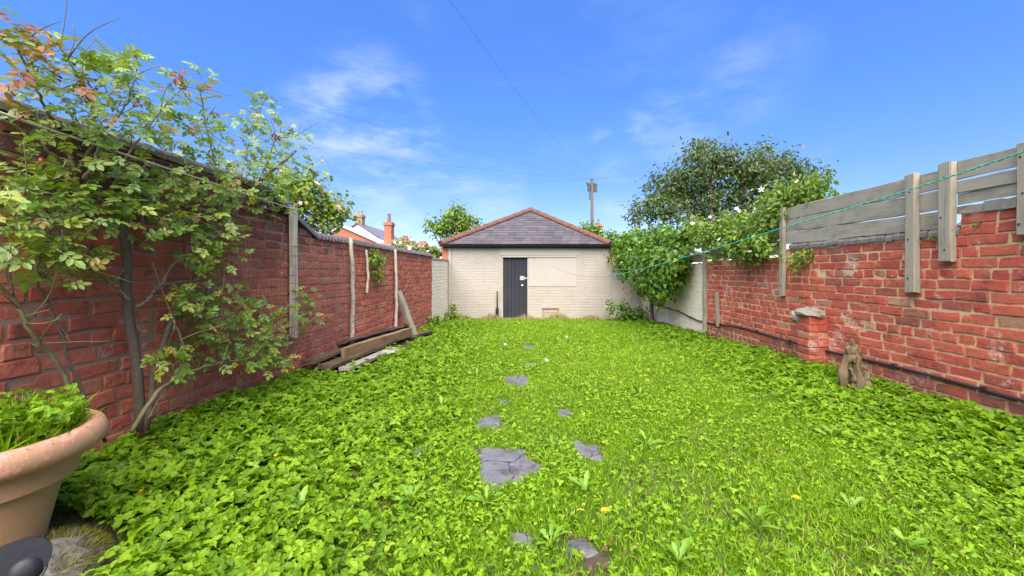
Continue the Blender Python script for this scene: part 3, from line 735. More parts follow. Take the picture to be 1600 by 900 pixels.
# low wall between outbuilding and right wall
bS = lay(0, 3.545 - x1, gz, lambda s: 1.32, .0765, .235, 29)
wallS = wall('painted_wall', 'low cream painted wall under the ivy, joining the outbuilding to the right wall', (x1 + .004, GY + .003), (1, 0), -1, bS, 'cream', 'cream', [(0, 3.545 - x1, gz, 1.30)], .0765, .235, 0, seed=340, relief=.4)

# standpipe beside door
sp = empty('standpipe', (gx_(777), GY - .08, -.16)); tag(sp, 'thin black standpipe with a wider foot, just left of the black door', 'pipe')
MB().tube([(0, 0, .30), (0, .0, .745)], .018, 10).build('pipe', 'black', sp, True); MB().tube([(0, 0, -.1), (0, 0, .28), (0, 0, .31)], [.042, .042, .03], 10).build('socket', 'black', sp, True)

# ------------------------------------------------------------------ far things
def gable_house(name, label, xa, xb, Yn, dep, zw, zr, wallm, roofm, xr=None, chim=(), ridge_across=False):
    """house with its gable towards the camera (ridge runs away), or its eaves (ridge_across)"""
    xr = (xa + xb) / 2 if xr is None else xr
    root = empty(name, ((xa + xb) / 2, Yn, -.3)); tag(root, label, 'house'); c = (xa + xb) / 2
    a, b, r_ = xa - c, xb - c, xr - c; z0, zw, zr = -.2, zw + .3, zr + .3
    m = MB()
    if ridge_across:
        h = dep / 2
        m.add([(a,0,z0),(b,0,z0),(b,0,zw),(a,0,zw),(a,dep,z0),(b,dep,z0),(b,dep,zw),(a,dep,zw),(a,h,zr),(b,h,zr)], [(0,1,2,3),(5,4,7,6)], []); 
        m.add([(a,0,z0),(a,0,zw),(a,h,zr),(a,dep,zw),(a,dep,z0),(b,0,z0),(b,0,zw),(b,h,zr),(b,dep,zw),(b,dep,z0)], [(0,1,3,4),(5,9,8,6)], [(1,2,3),(6,8,7)])
        m.build('wall', wallm, root)
        q = MB(); q.add([(a-.2,-.2,zw-.1),(b+.2,-.2,zw-.1),(b+.2,h,zr+.03),(a-.2,h,zr+.03),(a-.2,dep+.2,zw-.1),(b+.2,dep+.2,zw-.1)], [(0,1,2,3),(3,2,5,4)])
        q.add([(a-.2,-.2,zw+.02),(b+.2,-.2,zw+.02),(b+.2,h,zr+.15),(a-.2,h,zr+.15),(a-.2,dep+.2,zw+.02),(b+.2,dep+.2,zw+.02)], [(0,1,2,3),(3,2,5,4)]); rfo = q.build('roof', roofm, root)
    else:
        m.add([(a,0,z0),(b,0,z0),(b,0,zw),(r_,0,zr),(a,0,zw),(a,dep,z0),(b,dep,z0),(b,dep,zw),(r_,dep,zr),(a,dep,zw)], [(0,1,2,4),(1,6,7,2),(5,0,4,9),(6,5,9,7)], [(2,3,4),(7,9,8)])
        m.build('wall', wallm, root)
        q = MB()
        for lift in (.03, .14):
            q.add([(a-.18,-.15,zw-.09+lift),(r_,-.15,zr+lift),(b+.18,-.15,zw-.09+lift),(a-.18,dep,zw-.09+lift),(r_,dep,zr+lift),(b+.18,dep,zw-.09+lift)], [(0,1,4,3),(1,2,5,4)])
        q.add([(a-.18,-.15,zw-.06),(r_,-.15,zr+.03),(r_,-.15,zr+.14),(a-.18,-.15,zw+.05),(b+.18,-.15,zw-.06),(b+.18,-.15,zw+.05)], [(0,1,2,3),(1,4,5,2)])
        rfo = q.build('roof', roofm, root)
    for (cx, cy, wd, zb, zt, pots, ph, cmat) in chim:
        zb, zt = zb + .3, zt + .3
        ch = MB().box((cx-c-wd/2, cy, zb), (cx-c+wd/2, cy+.7, zt)).box((cx-c-wd/2-.06, cy-.06, zt), (cx-c+wd/2+.06, cy+.76, zt+.14)).box((cx-c-wd/2-.03, cy-.03, zt+.14), (cx-c+wd/2+.03, cy+.73, zt+.22)).build('chimney', cmat, rfo)
        for i in range(pots):
            px_ = cx - c + (i - (pots-1)/2) * (wd / max(1, pots)) 
            MB().tube([(px_, cy+.35, zt+.2), (px_, cy+.35, zt+.2+ph*.85), (px_, cy+.35, zt+.2+ph)], [.13, .10, .12], 10).build('chimney_pot', 'far_roof' if cmat == 'far_brick' else 'pot_clay', ch)
    return root
def hz(py, Y): return CZ + (HY - py) / F * Y
def hx(px, Y): return (px - 800) / F * Y
gable_house('house', 'far house with white rendered gable and two pots on its buff chimney', hx(515, 34), hx(604, 34), 34, 9, hz(380, 34), hz(350, 34), 'render_white', 'far_slate', hx(559, 34), [(hx(559, 34), .1, .62, hz(354, 34), hz(339, 34), 2, .35, 'pot_clay')])
gable_house('house', 'red brick outrigger with sloping slate roof, seen below the white gable', hx(500, 28), hx(598, 28), 28, 3, hz(383, 28), hz(354, 28), 'far_brick', 'render_white', hx(532, 28), [(hx(603.5, 28), .3, .5, hz(400, 28), hz(351, 28), 1, .62, 'far_brick')])
gable_house('house', 'long low house with dull red tiled roof just behind the left wall', hx(572, 20), hx(648, 20), 20, 4, hz(398, 20), hz(380, 20), 'far_brick', 'far_roof', None, [], True)
gable_house('house', 'distant house whose row of small chimney pots shows above the blossom', hx(600, 60), hx(640, 60), 60, 8, hz(392, 60), hz(378, 60), 'far_brick', 'far_slate', None, [(hx(626.5, 60), 2, .8, hz(384, 60), hz(371.5, 60), 4, .3, 'far_brick')], True)
gable_house('house', 'distant house whose square brick chimney shows left of the outbuilding roof', hx(640, 44), hx(676, 44), 44, 6, hz(400, 44), hz(388, 44), 'far_brick', 'far_slate', None, [(hx(656, 44), 1, .55, hz(392, 44), hz(379, 44), 0, .3, 'far_brick')], True)
gable_house('house', 'distant house whose red chimney pokes out beside the telegraph pole', hx(905, 40), hx(965, 40), 40, 6, hz(385, 40), hz(366, 40), 'far_brick', 'far_slate', None, [(hx(938, 40), .5, .5, hz(372, 40), hz(352.5, 40), 1, .5, 'far_brick')], True)

# telegraph pole and overhead wires
TY = 25.0; tpx = hx(925, TY); tz = hz(281, TY)
tp = empty('telegraph_pole', (tpx, TY, -.25)); tag(tp, 'wooden telegraph pole with junction boxes, rising behind the outbuilding roof', 'telegraph pole')
MB().tube([(0, 0, -.3), (0, 0, 3), (0, 0, tz + .25)], [.12, .10, .085], 12).build('pole', 'pole', tp, True)
MB().tube([(0, 0, tz + .24), (0, 0, tz + .33)], [.10, .04], 12).build('cap', 'dark_metal', tp)
for sx, z, w_, h_ in ((-.19, -.45, .16, .42), (.20, -.50, .18, .46)):
    MB().box((sx - w_/2, -.14, tz + z), (sx + w_/2, .06, tz + z + h_)).box((sx - w_/2 - .015, -.155, tz + z + h_ - .06), (sx + w_/2 + .015, .07, tz + z + h_ + .02)).build('junction_box', 'dark_metal', tp)
MB().box((-.32, -.06, tz - .02), (.2, .06, tz + .05)).box((-.34, -.05, tz - .01), (-.28, .05, tz + .12)).build('bracket', 'dark_metal', tp)
MB().tube([(-.16, -.1, tz - .4), (-.17, -.1, tz - .8), (-.13, -.06, tz - 1.0)], .03, 6).build('cable_drop', 'dark_metal', tp)
top = np.array((tpx, TY, tz + .05))
ends = [('dark overhead wire crossing the sky from the top edge to the pole', P3(660, -60, 9), 1.0, .007),
        ('upper long wire sagging from the far left sky to the pole', P3(250, 95, 12), .7, .007),
        ('second long wire running from above the rose bush to the pole', P3(330, 205, 14), .6, .008),
        ('third wire running level from the left shrub to the pole', P3(430, 272, 20), .5, .008),
        ('lowest thin wire running left from the pole above the chimneys', P3(450, 296, 30), .4, .009),
        ('faint wire rising to the right from the pole above the tree', P3(1560, -40, 14), .9, .006),
        ('upper wire crossing the sky on the far right above the fence', P3(1700, 150, 14), .9, .008),
        ('lower wire crossing the sky on the far right above the fence', P3(1700, 186, 14), .9, .007)]
for i, (lb, e, sag, rad) in enumerate(ends):
    t_ = np.linspace(0, 1, 30)[:, None]; P = top + (e - top) * t_ + np.array((0, 0, -1.0)) * sag * 4 * t_ * (1 - t_) * .35
    P[0] += (rng.normal(0, .04), 0, 0)
    ext = e + (e - P[-2]) * 4; P = np.vstack([P, ext])
    tag(MB().tube(P, rad * .55, 5).build('overhead_wire', 'line', None), lb, 'wire', 'overhead wires')

# ------------------------------------------------------------------ left wall posts, netting, rope
def wall_post(Y, z0, z1, rad, label, square=False, off=.05):
    X = float(XL(Y)) + off
    if square: o = plank_between('timber_post', (X, Y, z0), (X - .005, Y, z1), .07, .05, 'wood_pale', None, up=(0, 1, 0), jit=.003)
    else:
        P = spline([(X, Y, z0), (X + .01, Y + .01, (z0 + z1) / 2), (X - .008, Y, z1)], 10); P[1:-1] += rng.normal(0, .003, (8, 3))
        o = MB().tube(P, [rad, rad * .9], 8).build('timber_post', 'wood_pale', None, False)
    return tag(o, label, 'post', 'posts fixed to the left wall')
wall_post(3.80, .50, 1.70, .045, 'pale square post on the left wall below the end of the tall section', True)
wall_post(5.03, .22, 1.52, .026, 'middle rough pole against the left wall above the plank pile')
wall_post(6.68, .10, 1.47, .025, 'thin rough pole against the left wall nearest the leaning board')
wall_post(5.55, .82, 1.40, .018, 'short thin stick hanging against the left wall beside the yellow fern', off=.03)
nt_ = empty('wire_netting', (float(XL(3.8)) + .09, 3.8, .4)); tag(nt_, 'rusty wire netting stretched along the left wall between the posts', 'netting')
hw = MB(); vw = MB()
def nx_(Y): return float(XL(Y)) + .085 - float(XL(3.8)) - .09
Ysn = np.linspace(2.5, 5.05, 14)
for k in range(13):
    z = -.05 + k * .083
    P = np.array([(nx_(y) + .01 * math.sin(y * 3 + k), y - 3.8, z + .02 * math.sin(y * 2.1 + k * .3) + .012 * math.sin(y * 9 + k)) for y in Ysn]); hw.tube(P, .0026, 3, caps=False)
for y in np.arange(2.5, 5.05, .045):
    P = np.array([(nx_(y) + .008 * math.sin(z * 7 + y), y - 3.8 + .006 * math.sin(z * 9 + y * 5), z) for z in np.linspace(-.05, .95, 6)]); vw.tube(P, .0017, 3, caps=False)
hw.build('horizontal_wires', 'wire', nt_)['kind'] = 'stuff'; vw.build('vertical_wires', 'wire', nt_)['kind'] = 'stuff'
a = PX(-160, 112, -1.93); b = np.array((float(XL(3.78)) + .10, 3.78, 1.665)); c_ = PX(200, 243, -1.93)
tag(MB().tube(spline([a, PX(0, 176, -1.93), c_, b], 30), .0055, 6).build('washing_line', 'rope_white', None, True), 'off white rope sloping across the rose bush to the pale square post', 'rope')
# green line
cl = empty('clothes_line', (.61, GY - .03, 1.5)); tag(cl, 'green plastic clothes line rising to the right across the fence, dull string at far end', 'rope')
o0 = np.array((.61, GY - .03, 1.5)); 
pts = [o0, P3(868, 419, 9.5), P3(905, 429.5, 8.03), P3(958, 430, 6.38), P3(1080, 399, 4.6), P3(1230, 354, 3.35), P3(1420, 297, 2.55), P3(1600, 237, 2.0), P3(1900, 136, 1.45)]
full = spline(pts, 90) - o0; cut = 32
MB().tube(full[:cut + 1], .005, 5).build('string_end', 'string', cl, True)
st = full[cut:]; tw = np.linspace(0, 260, 240); st2 = np.stack([np.interp(np.linspace(0, 1, 240), np.linspace(0, 1, len(st)), st[:, j]) for j in range(3)], 1)
MB().tube(st2, .0035, 5).tube(st2 + np.stack([.003*np.cos(tw), 0*tw, .004*np.sin(tw)], 1), .0028, 4).build('rope', 'rope_green', cl, True)
MB().tube([(0, .03, .02), (0, -.01, .02), (0, -.02, 0), (0, -.005, -.015)], .006, 6).build('hook', 'dark_metal', cl)
# black cable on the right wall
cy = np.concatenate([np.arange(0.8, 7.4, .35), np.arange(7.6, 10.4, .35)])
P = np.array([(float(XR(y)) - .016 - (.20 if 4.38 < y < 4.62 else 0), y, .262 + .012 * math.sin(y * 2.3) - .05 * float(sstep(6, 7.4, y)) + .06 * float(sstep(7.6, 8.6, y)) + .03 * float(sstep(9, 10, y))) for y in cy])
cb = empty('wall_cable', (float(XR(4)), 4, .26)); tag(cb, 'black cable clipped low along the right wall', 'cable')
MB().tube(P - np.array((float(XR(4)), 4, .26)), .0125, 7).build('cable', 'cable', cb, True)
for y in (2.2, 3.0, 3.75, 4.9, 5.8, 6.7, 7.9):
    q = P[np.argmin(abs(P[:, 1] - y))] - np.array((float(XR(4)), 4, .26)); MB().box(tuple(q + (-.016, -.012, -.016)), tuple(q + (.016, .012, .018)), jit=.002).build('clip', 'black', cb)

# ------------------------------------------------------------------ planks by the left wall
GP = 'planks lying by the left wall'
def pl(a, b, wd, t, material, label, up=(0, 0, 1), bend=0.0):
    return tag(plank_between('plank', a, b, wd, t, material, None, up, .004, bend), label, 'plank', GP)
pl((-1.82, 4.42, .215), (-1.70, 7.2, .075), .135, .045, 'wood_plank', 'long pale brown plank on edge at the front of the timber pile', up=(.12, 0, 1))
pl((-1.96, 4.75, .29), (-1.84, 7.35, .14), .13, .04, 'wood_dark', 'dark plank lying flat nearest the brick wall on top of the pile', up=(1, 0, .35), bend=.01)
pl((-1.89, 4.9, .22), (-1.79, 7.3, .11), .12, .035, 'wood_grey', 'grey plank squeezed between the long pale plank and the wall', up=(1, 0, .1))
pl((-1.84, 4.0, .165), (-1.78, 6.2, .075), .16, .04, 'wood_dark', 'rotten dark plank under the near end of the pile', up=(1, 0, 0))
pl((-1.96, 3.95, .225), (-1.95, 5.0, .20), .13, .035, 'wood_dark', 'short rotten plank sticking out at the near end by the wall', up=(1, 0, .1))
pl((-1.70, 4.15, .115), (-1.62, 5.6, .055), .12, .035, 'wood_grey', 'grey plank half buried in leaves in front of the timber pile', up=(1, 0, 0))
pl((-1.66, 6.9, .02), (-1.56, 7.75, -.02), .13, .04, 'wood_dark', 'dark plank end sticking out beyond the leaning board', up=(1, 0, 0))
pl((-1.64, 7.0, -.03), (-1.885, 6.80, .77), .13, .05, 'wood_grey', 'thick weathered board leaning up against the left brick wall', up=(.3, 1, 0))
m = MB(); V = np.array([(0, 0, 0), (.22, -.1, 0), (.62, .95, .0), (.40, 1.05, 0)]); V2 = V + (0, 0, .03)
m.add(np.vstack([V, V2]), [(3,2,1,0),(4,5,6,7),(0,1,5,4),(1,2,6,5),(2,3,7,6),(3,0,4,7)])
tag(m.build('broken_slab', 'slab_pale', None, loc=(-1.66, 5.2, .075), rot=(R(-3), R(14), R(4))), 'pale broken slab propped under the long plank', 'slab')

# root stump in front of right wall
gx0, gy0 = 3.02, 3.62; gz0 = float(soil(gx0, gy0))
rs = empty('root_stump', (gx0, gy0, gz0)); tag(rs, 'gnarled bleached tree root standing upright in front of the right wall', 'tree root'); rs.scale = (.72, .8, 1.12)
def gnarl(pts, rad, seed, kk=14, nn_=34):
    q = np.random.default_rng(seed); P = spline(pts, nn_); P[2:-2] += np.cumsum(q.normal(0, .0022, (nn_ - 4, 3)), 0); m = MB(); m.tube(P, rad, kk)
    V = m.V[0]; cidx = np.minimum(np.arange(len(V)) // kk, nn_ - 1); cen = P[cidx]; j = np.arange(len(V)) % kk
    f = 1 + .22 * np.sin(j / kk * 2 * math.pi * 3 + cidx * .22 + seed) + .14 * np.sin(j / kk * 2 * math.pi * 5 - cidx * .35) + .16 * np.sin(cidx * .55 + seed * 2) + .05 * q.normal(size=len(V))
    V[:] = cen + (V - cen) * f[:, None]; return m
for i, (pp_, ra_) in enumerate([([(-.07, .02, -.04), (-.125, .0, .10), (-.10, .01, .22), (-.055, 0, .30), (-.10, -.02, .37)], [.045, .04, .036, .042, .022]),
      ([(.02, -.04, -.04), (.035, -.05, .10), (.02, -.03, .22), (.07, 0, .28), (.055, 0, .345)], [.05, .042, .034, .042, .024]),
      ([(.02, -.08, -.03), (.09, -.07, .03), (.135, -.04, .11), (.16, -.02, .17)], [.04, .034, .028, .02]),
      ([(-.03, .06, -.03), (-.04, .05, .14), (-.02, .03, .30), (.0, .02, .37), (-.01, .02, .425)], [.05, .045, .036, .026, .012]),
      ([(-.09, .0, .26), (-.02, -.035, .30), (.06, -.02, .26)], [.022, .032, .022]), ([(.07, .02, -.03), (.10, .01, .12), (.065, .0, .25)], [.035, .03, .02]),
      ([(-.06, .0, .29), (-.05, -.01, .36), (-.075, -.02, .40)], [.025, .02, .01]), ([(-.08, -.05, -.03), (-.06, -.06, .10), (-.07, -.02, .2)], [.03, .024, .014])]):
    gnarl(pp_, ra_, i + 1).build('root_limb', 'wood_stump', rs, True)

# ------------------------------------------------------------------ pot, bracket, mossy stone
def pot_mat():
    m, t, b = mat('terracotta'); p = pos(t)
    c = mix(t, noise(t, p, 9, 6, .6), (0.36, 0.185, 0.09), (0.44, 0.24, 0.12))
    c = mix(t, thr(t, noise(t, p, 120, 4, .6), .54, .68, 0, .35), c, (0.24, 0.14, 0.09))
    c = mix(t, thr(t, noise(t, p, 6, 7, .7, .4), .48, .68, 0, .55), c, (0.30, 0.19, 0.115))
    c = mix(t, thr(t, noise(t, p, 18, 7, .75), .60, .70, 0, .5), c, (0.60, 0.46, 0.34))
    z = sep(t, objco(t))[2]
    flake = thr(t, mth(t, 'ADD', noise(t, p, 26, 7, .7), mth(t, 'MULTIPLY', thr(t, z, .50, .60), .16)), .57, .60)
    c = mix(t, mth(t, 'MULTIPLY', flake, thr(t, z, .455, .475)), c, (0.58, 0.25, 0.18))
    t.links.new(c, b.inputs['Base Color']); b.inputs['Roughness'].default_value = .6
    bump(t, b, mth(t, 'ADD', noise(t, p, 150, 5, .65), mth(t, 'MULTIPLY', flake, .8)), .5, .004); return m
M['terracotta'] = pot_mat()
PCX, PCY, PZ = -1.72, 1.32, 0.11
pot = empty('plant_pot', (PCX, PCY, PZ)); tag(pot, 'large terracotta pot with a thick flaking rim, at the lower left corner', 'pot'); pot.scale = (.84, .84, .84)
body = MB().lathe([(0, 0), (.15, 0), (.16, .012), (.182, .14), (.212, .28), (.245, .40), (.258, .446), (.275, .452), (.302, .462)], 64).build('body', 'terracotta', pot, True)
rim = MB().lathe([(.296, .455), (.325, .452), (.348, .465), (.358, .49), (.356, .515), (.345, .54), (.325, .553), (.303, .55), (.288, .535), (.280, .51), (.275, .44), (.27, .36)], 64).build('rim', 'terracotta', pot, True)
MB().lathe([(0, .47), (.15, .475), (.28, .46)], 40).build('compost', 'soil', pot, True)
MB().box((-.26, -.26, -.2), (.24, .26, -.003), jit=.008).build('base_block', 'concrete', pot)
bc = P3(38, 872, .80)
bk_ = empty('bracket', (bc[0], bc[1], 0.02), math.atan2(.80, -bc[0]) * 0 + R(50)); tag(bk_, 'black plastic bracket with an oval cap, in front of the terracotta pot', 'bracket')
def stadium(l, r_, t, k=14):
    pr2 = [(r_ * math.cos(a), r_ * math.sin(a)) for a in np.linspace(-math.pi/2, math.pi/2, k)] + [(-l, r_ * 1.15), (-l, -r_ * 1.15)]
    n = len(pr2); V = [(x, y_, z) for y_ in (0, -t) for x, z in pr2]
    return V, [(i, (i+1) % n, n+(i+1) % n, n+i) for i in range(n)], [(0, i+1, i) for i in range(1, n-1)] + [(n, n+i, n+i+1) for i in range(1, n-1)]
bz = bc[2] - .02
MB().add(*stadium(.30, .037, .03)).build('arm', 'black', bk_, loc=(0, 0, bz), rot=(R(-18), R(-6), 0))
MB().lathe([(0, .016), (.010, .016), (.019, .012), (.024, .005), (.025, 0)], 28).build('oval_cap', 'black', bk_, True, loc=(.002, -.028, bz - .012), rot=(R(72), 0, 0))
MB().lathe([(.0285, 0), (.0285, .005), (.0255, .006)], 28).build('cap_ring', 'dark_metal', bk_, True, loc=(.002, -.028, bz - .012), rot=(R(72), 0, 0))
MB().box((-.30, -.025, -.02), (-.24, .015, bz - .035)).build('upright', 'black', bk_)
msx, msy = ground_at(118, 872)
ms = empty('mossy_stone', (msx - .02, msy - .12, float(soil(msx, msy)))); tag(ms, 'dark stone block with yellow green moss on top, right of the pot', 'stone')
MB().add(*lump((0, 0, .0), (.17, .20, .115), 8, 18, 10, .12)).build('stone', 'coping_dark', ms)
n = 3200; q = rng.normal(size=(n, 3)); q[:, 2] = abs(q[:, 2]) + .25; q /= np.linalg.norm(q, axis=1)[:, None]
M['moss'] = leaf_mat('moss', [(0, (0.07, 0.06, 0.012)), (.5, (0.17, 0.15, 0.02)), (1, (0.32, 0.28, 0.04))], .8, .2, .1)
mo = scatter('moss', BLADE, q * (.165, .195, .112), frames(q + rng.normal(0, .35, q.shape), rng.normal(size=(n, 3))), rng.uniform(.018, .035, n), 'moss', ms); mo['kind'] = 'stuff'

# ------------------------------------------------------------------ stepping stones
def slab_mat():
    m, t, b = mat('wet_stone'); p = pos(t)
    c = mix(t, noise(t, p, 8, 7, .65), (0.075, 0.07, 0.078), (0.20, 0.185, 0.19))
    c = mix(t, thr(t, noise(t, p, 7, 7, .7, .5), .46, .66, 0, .9), c, (0.05, 0.04, 0.03))
    t.links.new(c, b.inputs['Base Color'])
    t.links.new(thr(t, noise(t, p, 6, 5, .6), .35, .7, .05, .28), b.inputs['Roughness']); b.inputs['Specular IOR Level'].default_value = .6
    vo = N(t, 'ShaderNodeTexVoronoi', {'Scale': 3.2}, feature='DISTANCE_TO_EDGE'); wv_ = N(t, 'ShaderNodeVectorMath', operation='ADD'); t.links.new(p, wv_.inputs[0]); t.links.new(mapv(t, noise(t, p, 9, 5, .6, 0, 1), (.12, .12, .12)), wv_.inputs[1]); t.links.new(wv_.outputs[0], vo.inputs['Vector'])
    ck = thr(t, vo.outputs['Distance'], .004, .012)
    c = mix(t, ck, (0.02, 0.016, 0.012), c); t.links.new(c, b.inputs['Base Color'])
    bump(t, b, mth(t, 'ADD', mth(t, 'ADD', noise(t, mapv(t, p, (4, 14, 4)), 3, 8, .65), noise(t, p, 70, 5, .6)), ck), .5, .006); return m
M['wet_stone'] = slab_mat()
SL = [(740, 840, 702, 768, 'largest wet stone slab in the lawn, cracked and in the middle of the grass'),
      (740, 790, 648, 672, 'wet stepping stone just beyond the largest slab on its left'), (787, 835, 586, 604, 'wet stepping stone third from the outbuilding, in mid lawn'),
      (898, 945, 692, 728, 'narrow stone right of the largest slab'), (868, 897, 640, 655, 'small stone right of the path beyond the largest slab'),
      (812, 842, 537, 546, 'farthest stepping stone towards the black door'), (814, 840, 567, 574, 'small stepping stone second from the outbuilding'),
      (778, 803, 625, 633, 'small sunken stone between two wet stepping stones'), (598, 632, 682, 693, 'small dark stone half hidden in leaves left of the path'),
      (795, 835, 834, 856, 'dark stone half hidden in grass nearest the camera'), (885, 932, 842, 872, 'broken dark stone with dead leaves at the bottom edge'), (640, 668, 700, 716, 'dark stone fragment left of the largest slab')]
HOLES = []
for (a, b, c, d, lb) in SL:
    xn, yn = ground_at((a + b) / 2, d); xf, yf = ground_at((a + b) / 2, c); xa_, _ = ground_at(a, (c + d) / 2); xb_, _ = ground_at(b, (c + d) / 2)
    cx, cy2 = (xa_ + xb_) / 2, (yn + yf) / 2; kf = 1.1 if a == 740 and b == 840 else .92; rx, ry = (xb_ - xa_) / 2 * kf, (yf - yn) / 2 * kf
    k = 13; V = []; q = np.random.default_rng(int(a + c)); rr = .93 + q.normal(0, .17, k)
    for zz in (-.06, .002, .006):
        for j in range(k):
            an = 2 * math.pi * j / k; sq = 1 / max(abs(math.cos(an)), abs(math.sin(an))) ** .85; f = rr[j] * sq * (1 if zz < .004 else .95)
            V.append((rx * f * math.cos(an), ry * f * math.sin(an), zz))
    V.append((0, 0, .006))
    Q = [(i*k+j, i*k+(j+1) % k, (i+1)*k+(j+1) % k, (i+1)*k+j) for i in range(2) for j in range(k)]; T = [(3*k, 2*k+j, 2*k+(j+1) % k) for j in range(k)]
    zs = float(soil(cx, cy2))
    tag(MB().add(V, Q, T).build('stepping_stone', 'wet_stone', None, loc=(cx, cy2, zs), rot=(R(-1.4), 0, 0)), lb, 'stone', 'stepping stones')
    HOLES.append((cx, cy2, rx, ry, np.array([rr[j] / max(abs(math.cos(2*math.pi*j/k)), abs(math.sin(2*math.pi*j/k))) ** .85 for j in range(k)])))
xq, yq = ground_at(935, 878); HOLES.append((xq, yq, .07, .05, np.ones(13))); xq, yq = ground_at(930, 700); HOLES.append((xq, yq, .07, .05, np.ones(13)))
bx, by = HOLES[0][:2]
# ------------------------------------------------------------------ ground vegetation
def inhole(X, Y, grow=1.0):
    h = np.zeros(len(X), bool)
    for (cx, cy2, rx, ry, rad_) in HOLES:
        u, v = (X - cx) / rx, (Y - cy2) / ry; f_ = np.interp(np.arctan2(v, u) % (2 * math.pi), np.linspace(0, 2 * math.pi, len(rad_) + 1), np.append(rad_, rad_[0]))
        h |= np.hypot(u, v) < f_ * grow * (1 + .08 * np.sin(X * 90) * np.sin(Y * 77))
    return h
def in_pot(X, Y): return ((X - PCX) ** 2 + (Y - PCY) ** 2 < .30 ** 2) | ((abs(X - msx) < .17) & (abs(Y - msy + .12) < .2)) | ((X > -1.97) & (X < -1.48) & (Y > 1.07) & (Y < 1.57)) | ((X < -1.56 + .05 * (Y - 4)) & (Y > 3.85) & (Y < 7.7) & (rng.random(np.shape(X)) < .96))
def pts_area(n, Y0, Y1):
    u = rng.random(n); Y = Y0 + (Y1 - Y0) * u; l = XL(Y) + .03; r_ = XR(Y) - .03
    X = l + (r_ - l) * rng.random(n); return X, Y
def wob(X, Y, f, ph): return np.sin(X * f + ph) * np.cos(Y * f * .9 + ph * 1.7) + .5 * np.sin(X * f * 2.3 + ph * 2) * np.sin(Y * f * 2.1 - ph)
def cover_w(X, Y):
    edge_l = -.55 - .12 * (Y - 2) + .12 * wob(X, Y, 3, 1); edge_r = 2.15 + .15 * (Y - 2) + .25 * wob(X, Y, 2.5, 4)
    a = sstep(edge_l + .45, edge_l - .45, X) + sstep(edge_r - .55, edge_r + .45, X)
    return np.clip(a + .10, 0, 1) * (1 - .75 * sstep(8.5, 10.5, Y))
def infr(X, Y, m=.25): return (np.abs(X) < (Y * 800 / F + m)) 
# broad-leaved ground cover
def cover_patch(name, Y0, Y1, dens, size, lift, label):
    area = (Y1 - Y0) * 5.6; X, Y = pts_area(int(area * dens), Y0, Y1)
    k = (rng.random(len(X)) < cover_w(X, Y)) & ~inhole(X, Y, .95) & ~in_pot(X, Y) & infr(X, Y); X, Y = X[k], Y[k]
    wv = .5 + .5 * wob(X, Y, 5, 2); side = sstep(0.2, -1.6, X) + sstep(1.8, 3.2, X)
    H = (.022 + .055 * side + .03 * wv * side + .012 * wv) * rng.uniform(.45, 1.05, len(X)) * lift
    z = soil(X, Y) + H
    nn = rng.normal(0, .5, (len(X), 3)); nn[:, 2] = 1; nn[:, 1] -= .12
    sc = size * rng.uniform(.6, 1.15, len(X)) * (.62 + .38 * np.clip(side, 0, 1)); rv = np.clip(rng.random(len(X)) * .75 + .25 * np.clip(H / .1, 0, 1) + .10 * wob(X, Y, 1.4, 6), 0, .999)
    return tag(scatter(name, TRI, np.stack([X, Y, z], 1), frames(nn, rng.normal(size=(len(X), 3))), sc, 'cover', None, rv), label, 'ground cover', kind='stuff')
cover_patch('ground_cover', 1.25, 3.6, 2000, .040, 1.0, 'low three leaved weeds covering the near ground along both walls')
cover_patch('ground_cover', 3.6, 6.6, 1500, .044, 1.0, 'low three leaved weeds covering the middle of the garden along both walls')
cover_patch('ground_cover', 6.6, 11.1, 700, .056, .9, 'low leafy weeds at the far end of the garden')
# grass
def grass_patch(name, Y0, Y1, dens, length, wscale, label):
    area = (Y1 - Y0) * 5.6; X, Y = pts_area(int(area * dens), Y0, Y1)
    cw = cover_w(X, Y)
    k = (rng.random(len(X)) < np.clip(1.12 - cw, .10, 1) * (.62 + .38 * sstep(-.6, .5, wob(X, Y, 6, 3)))) & ~inhole(X, Y, .88) & ~in_pot(X, Y) & infr(X, Y); X, Y = X[k], Y[k]
    ya = rng.normal(size=(len(X), 3)); ya[:, 2] = 0; up = rng.normal(0, .55, (len(X), 3)); up[:, 2] = 1
    L = length * rng.uniform(.5, 1.25, len(X)) * (.75 + .35 * (.5 + .5 * wob(X, Y, 4, 5)))
    rv = np.clip(.5 + rng.normal(0, .22, len(X)) + .16 * wob(X, Y, 1.8, 2), 0, .93); rv = np.where(rng.random(len(X)) < .035, rng.uniform(.95, 1, len(X)), rv)
    fr3 = frames(up, ya)
    tp = [(v * (wscale, 1, 1), t) for v, t in BLADE]
    return tag(scatter(name, tp, np.stack([X, Y, soil(X, Y) - .004], 1), fr3, L, 'grass', None, rv), label, 'grass', kind='stuff')
grass_patch('grass', 1.25, 3.6, 24000, .042, 1.7, 'short bright green grass in the near lawn')
grass_patch('grass', 3.6, 6.6, 14000, .045, 2.3, 'short bright green grass in the middle of the lawn')
grass_patch('grass', 6.6, 11.1, 5200, .055, 3.4, 'bright green grass in the far lawn')
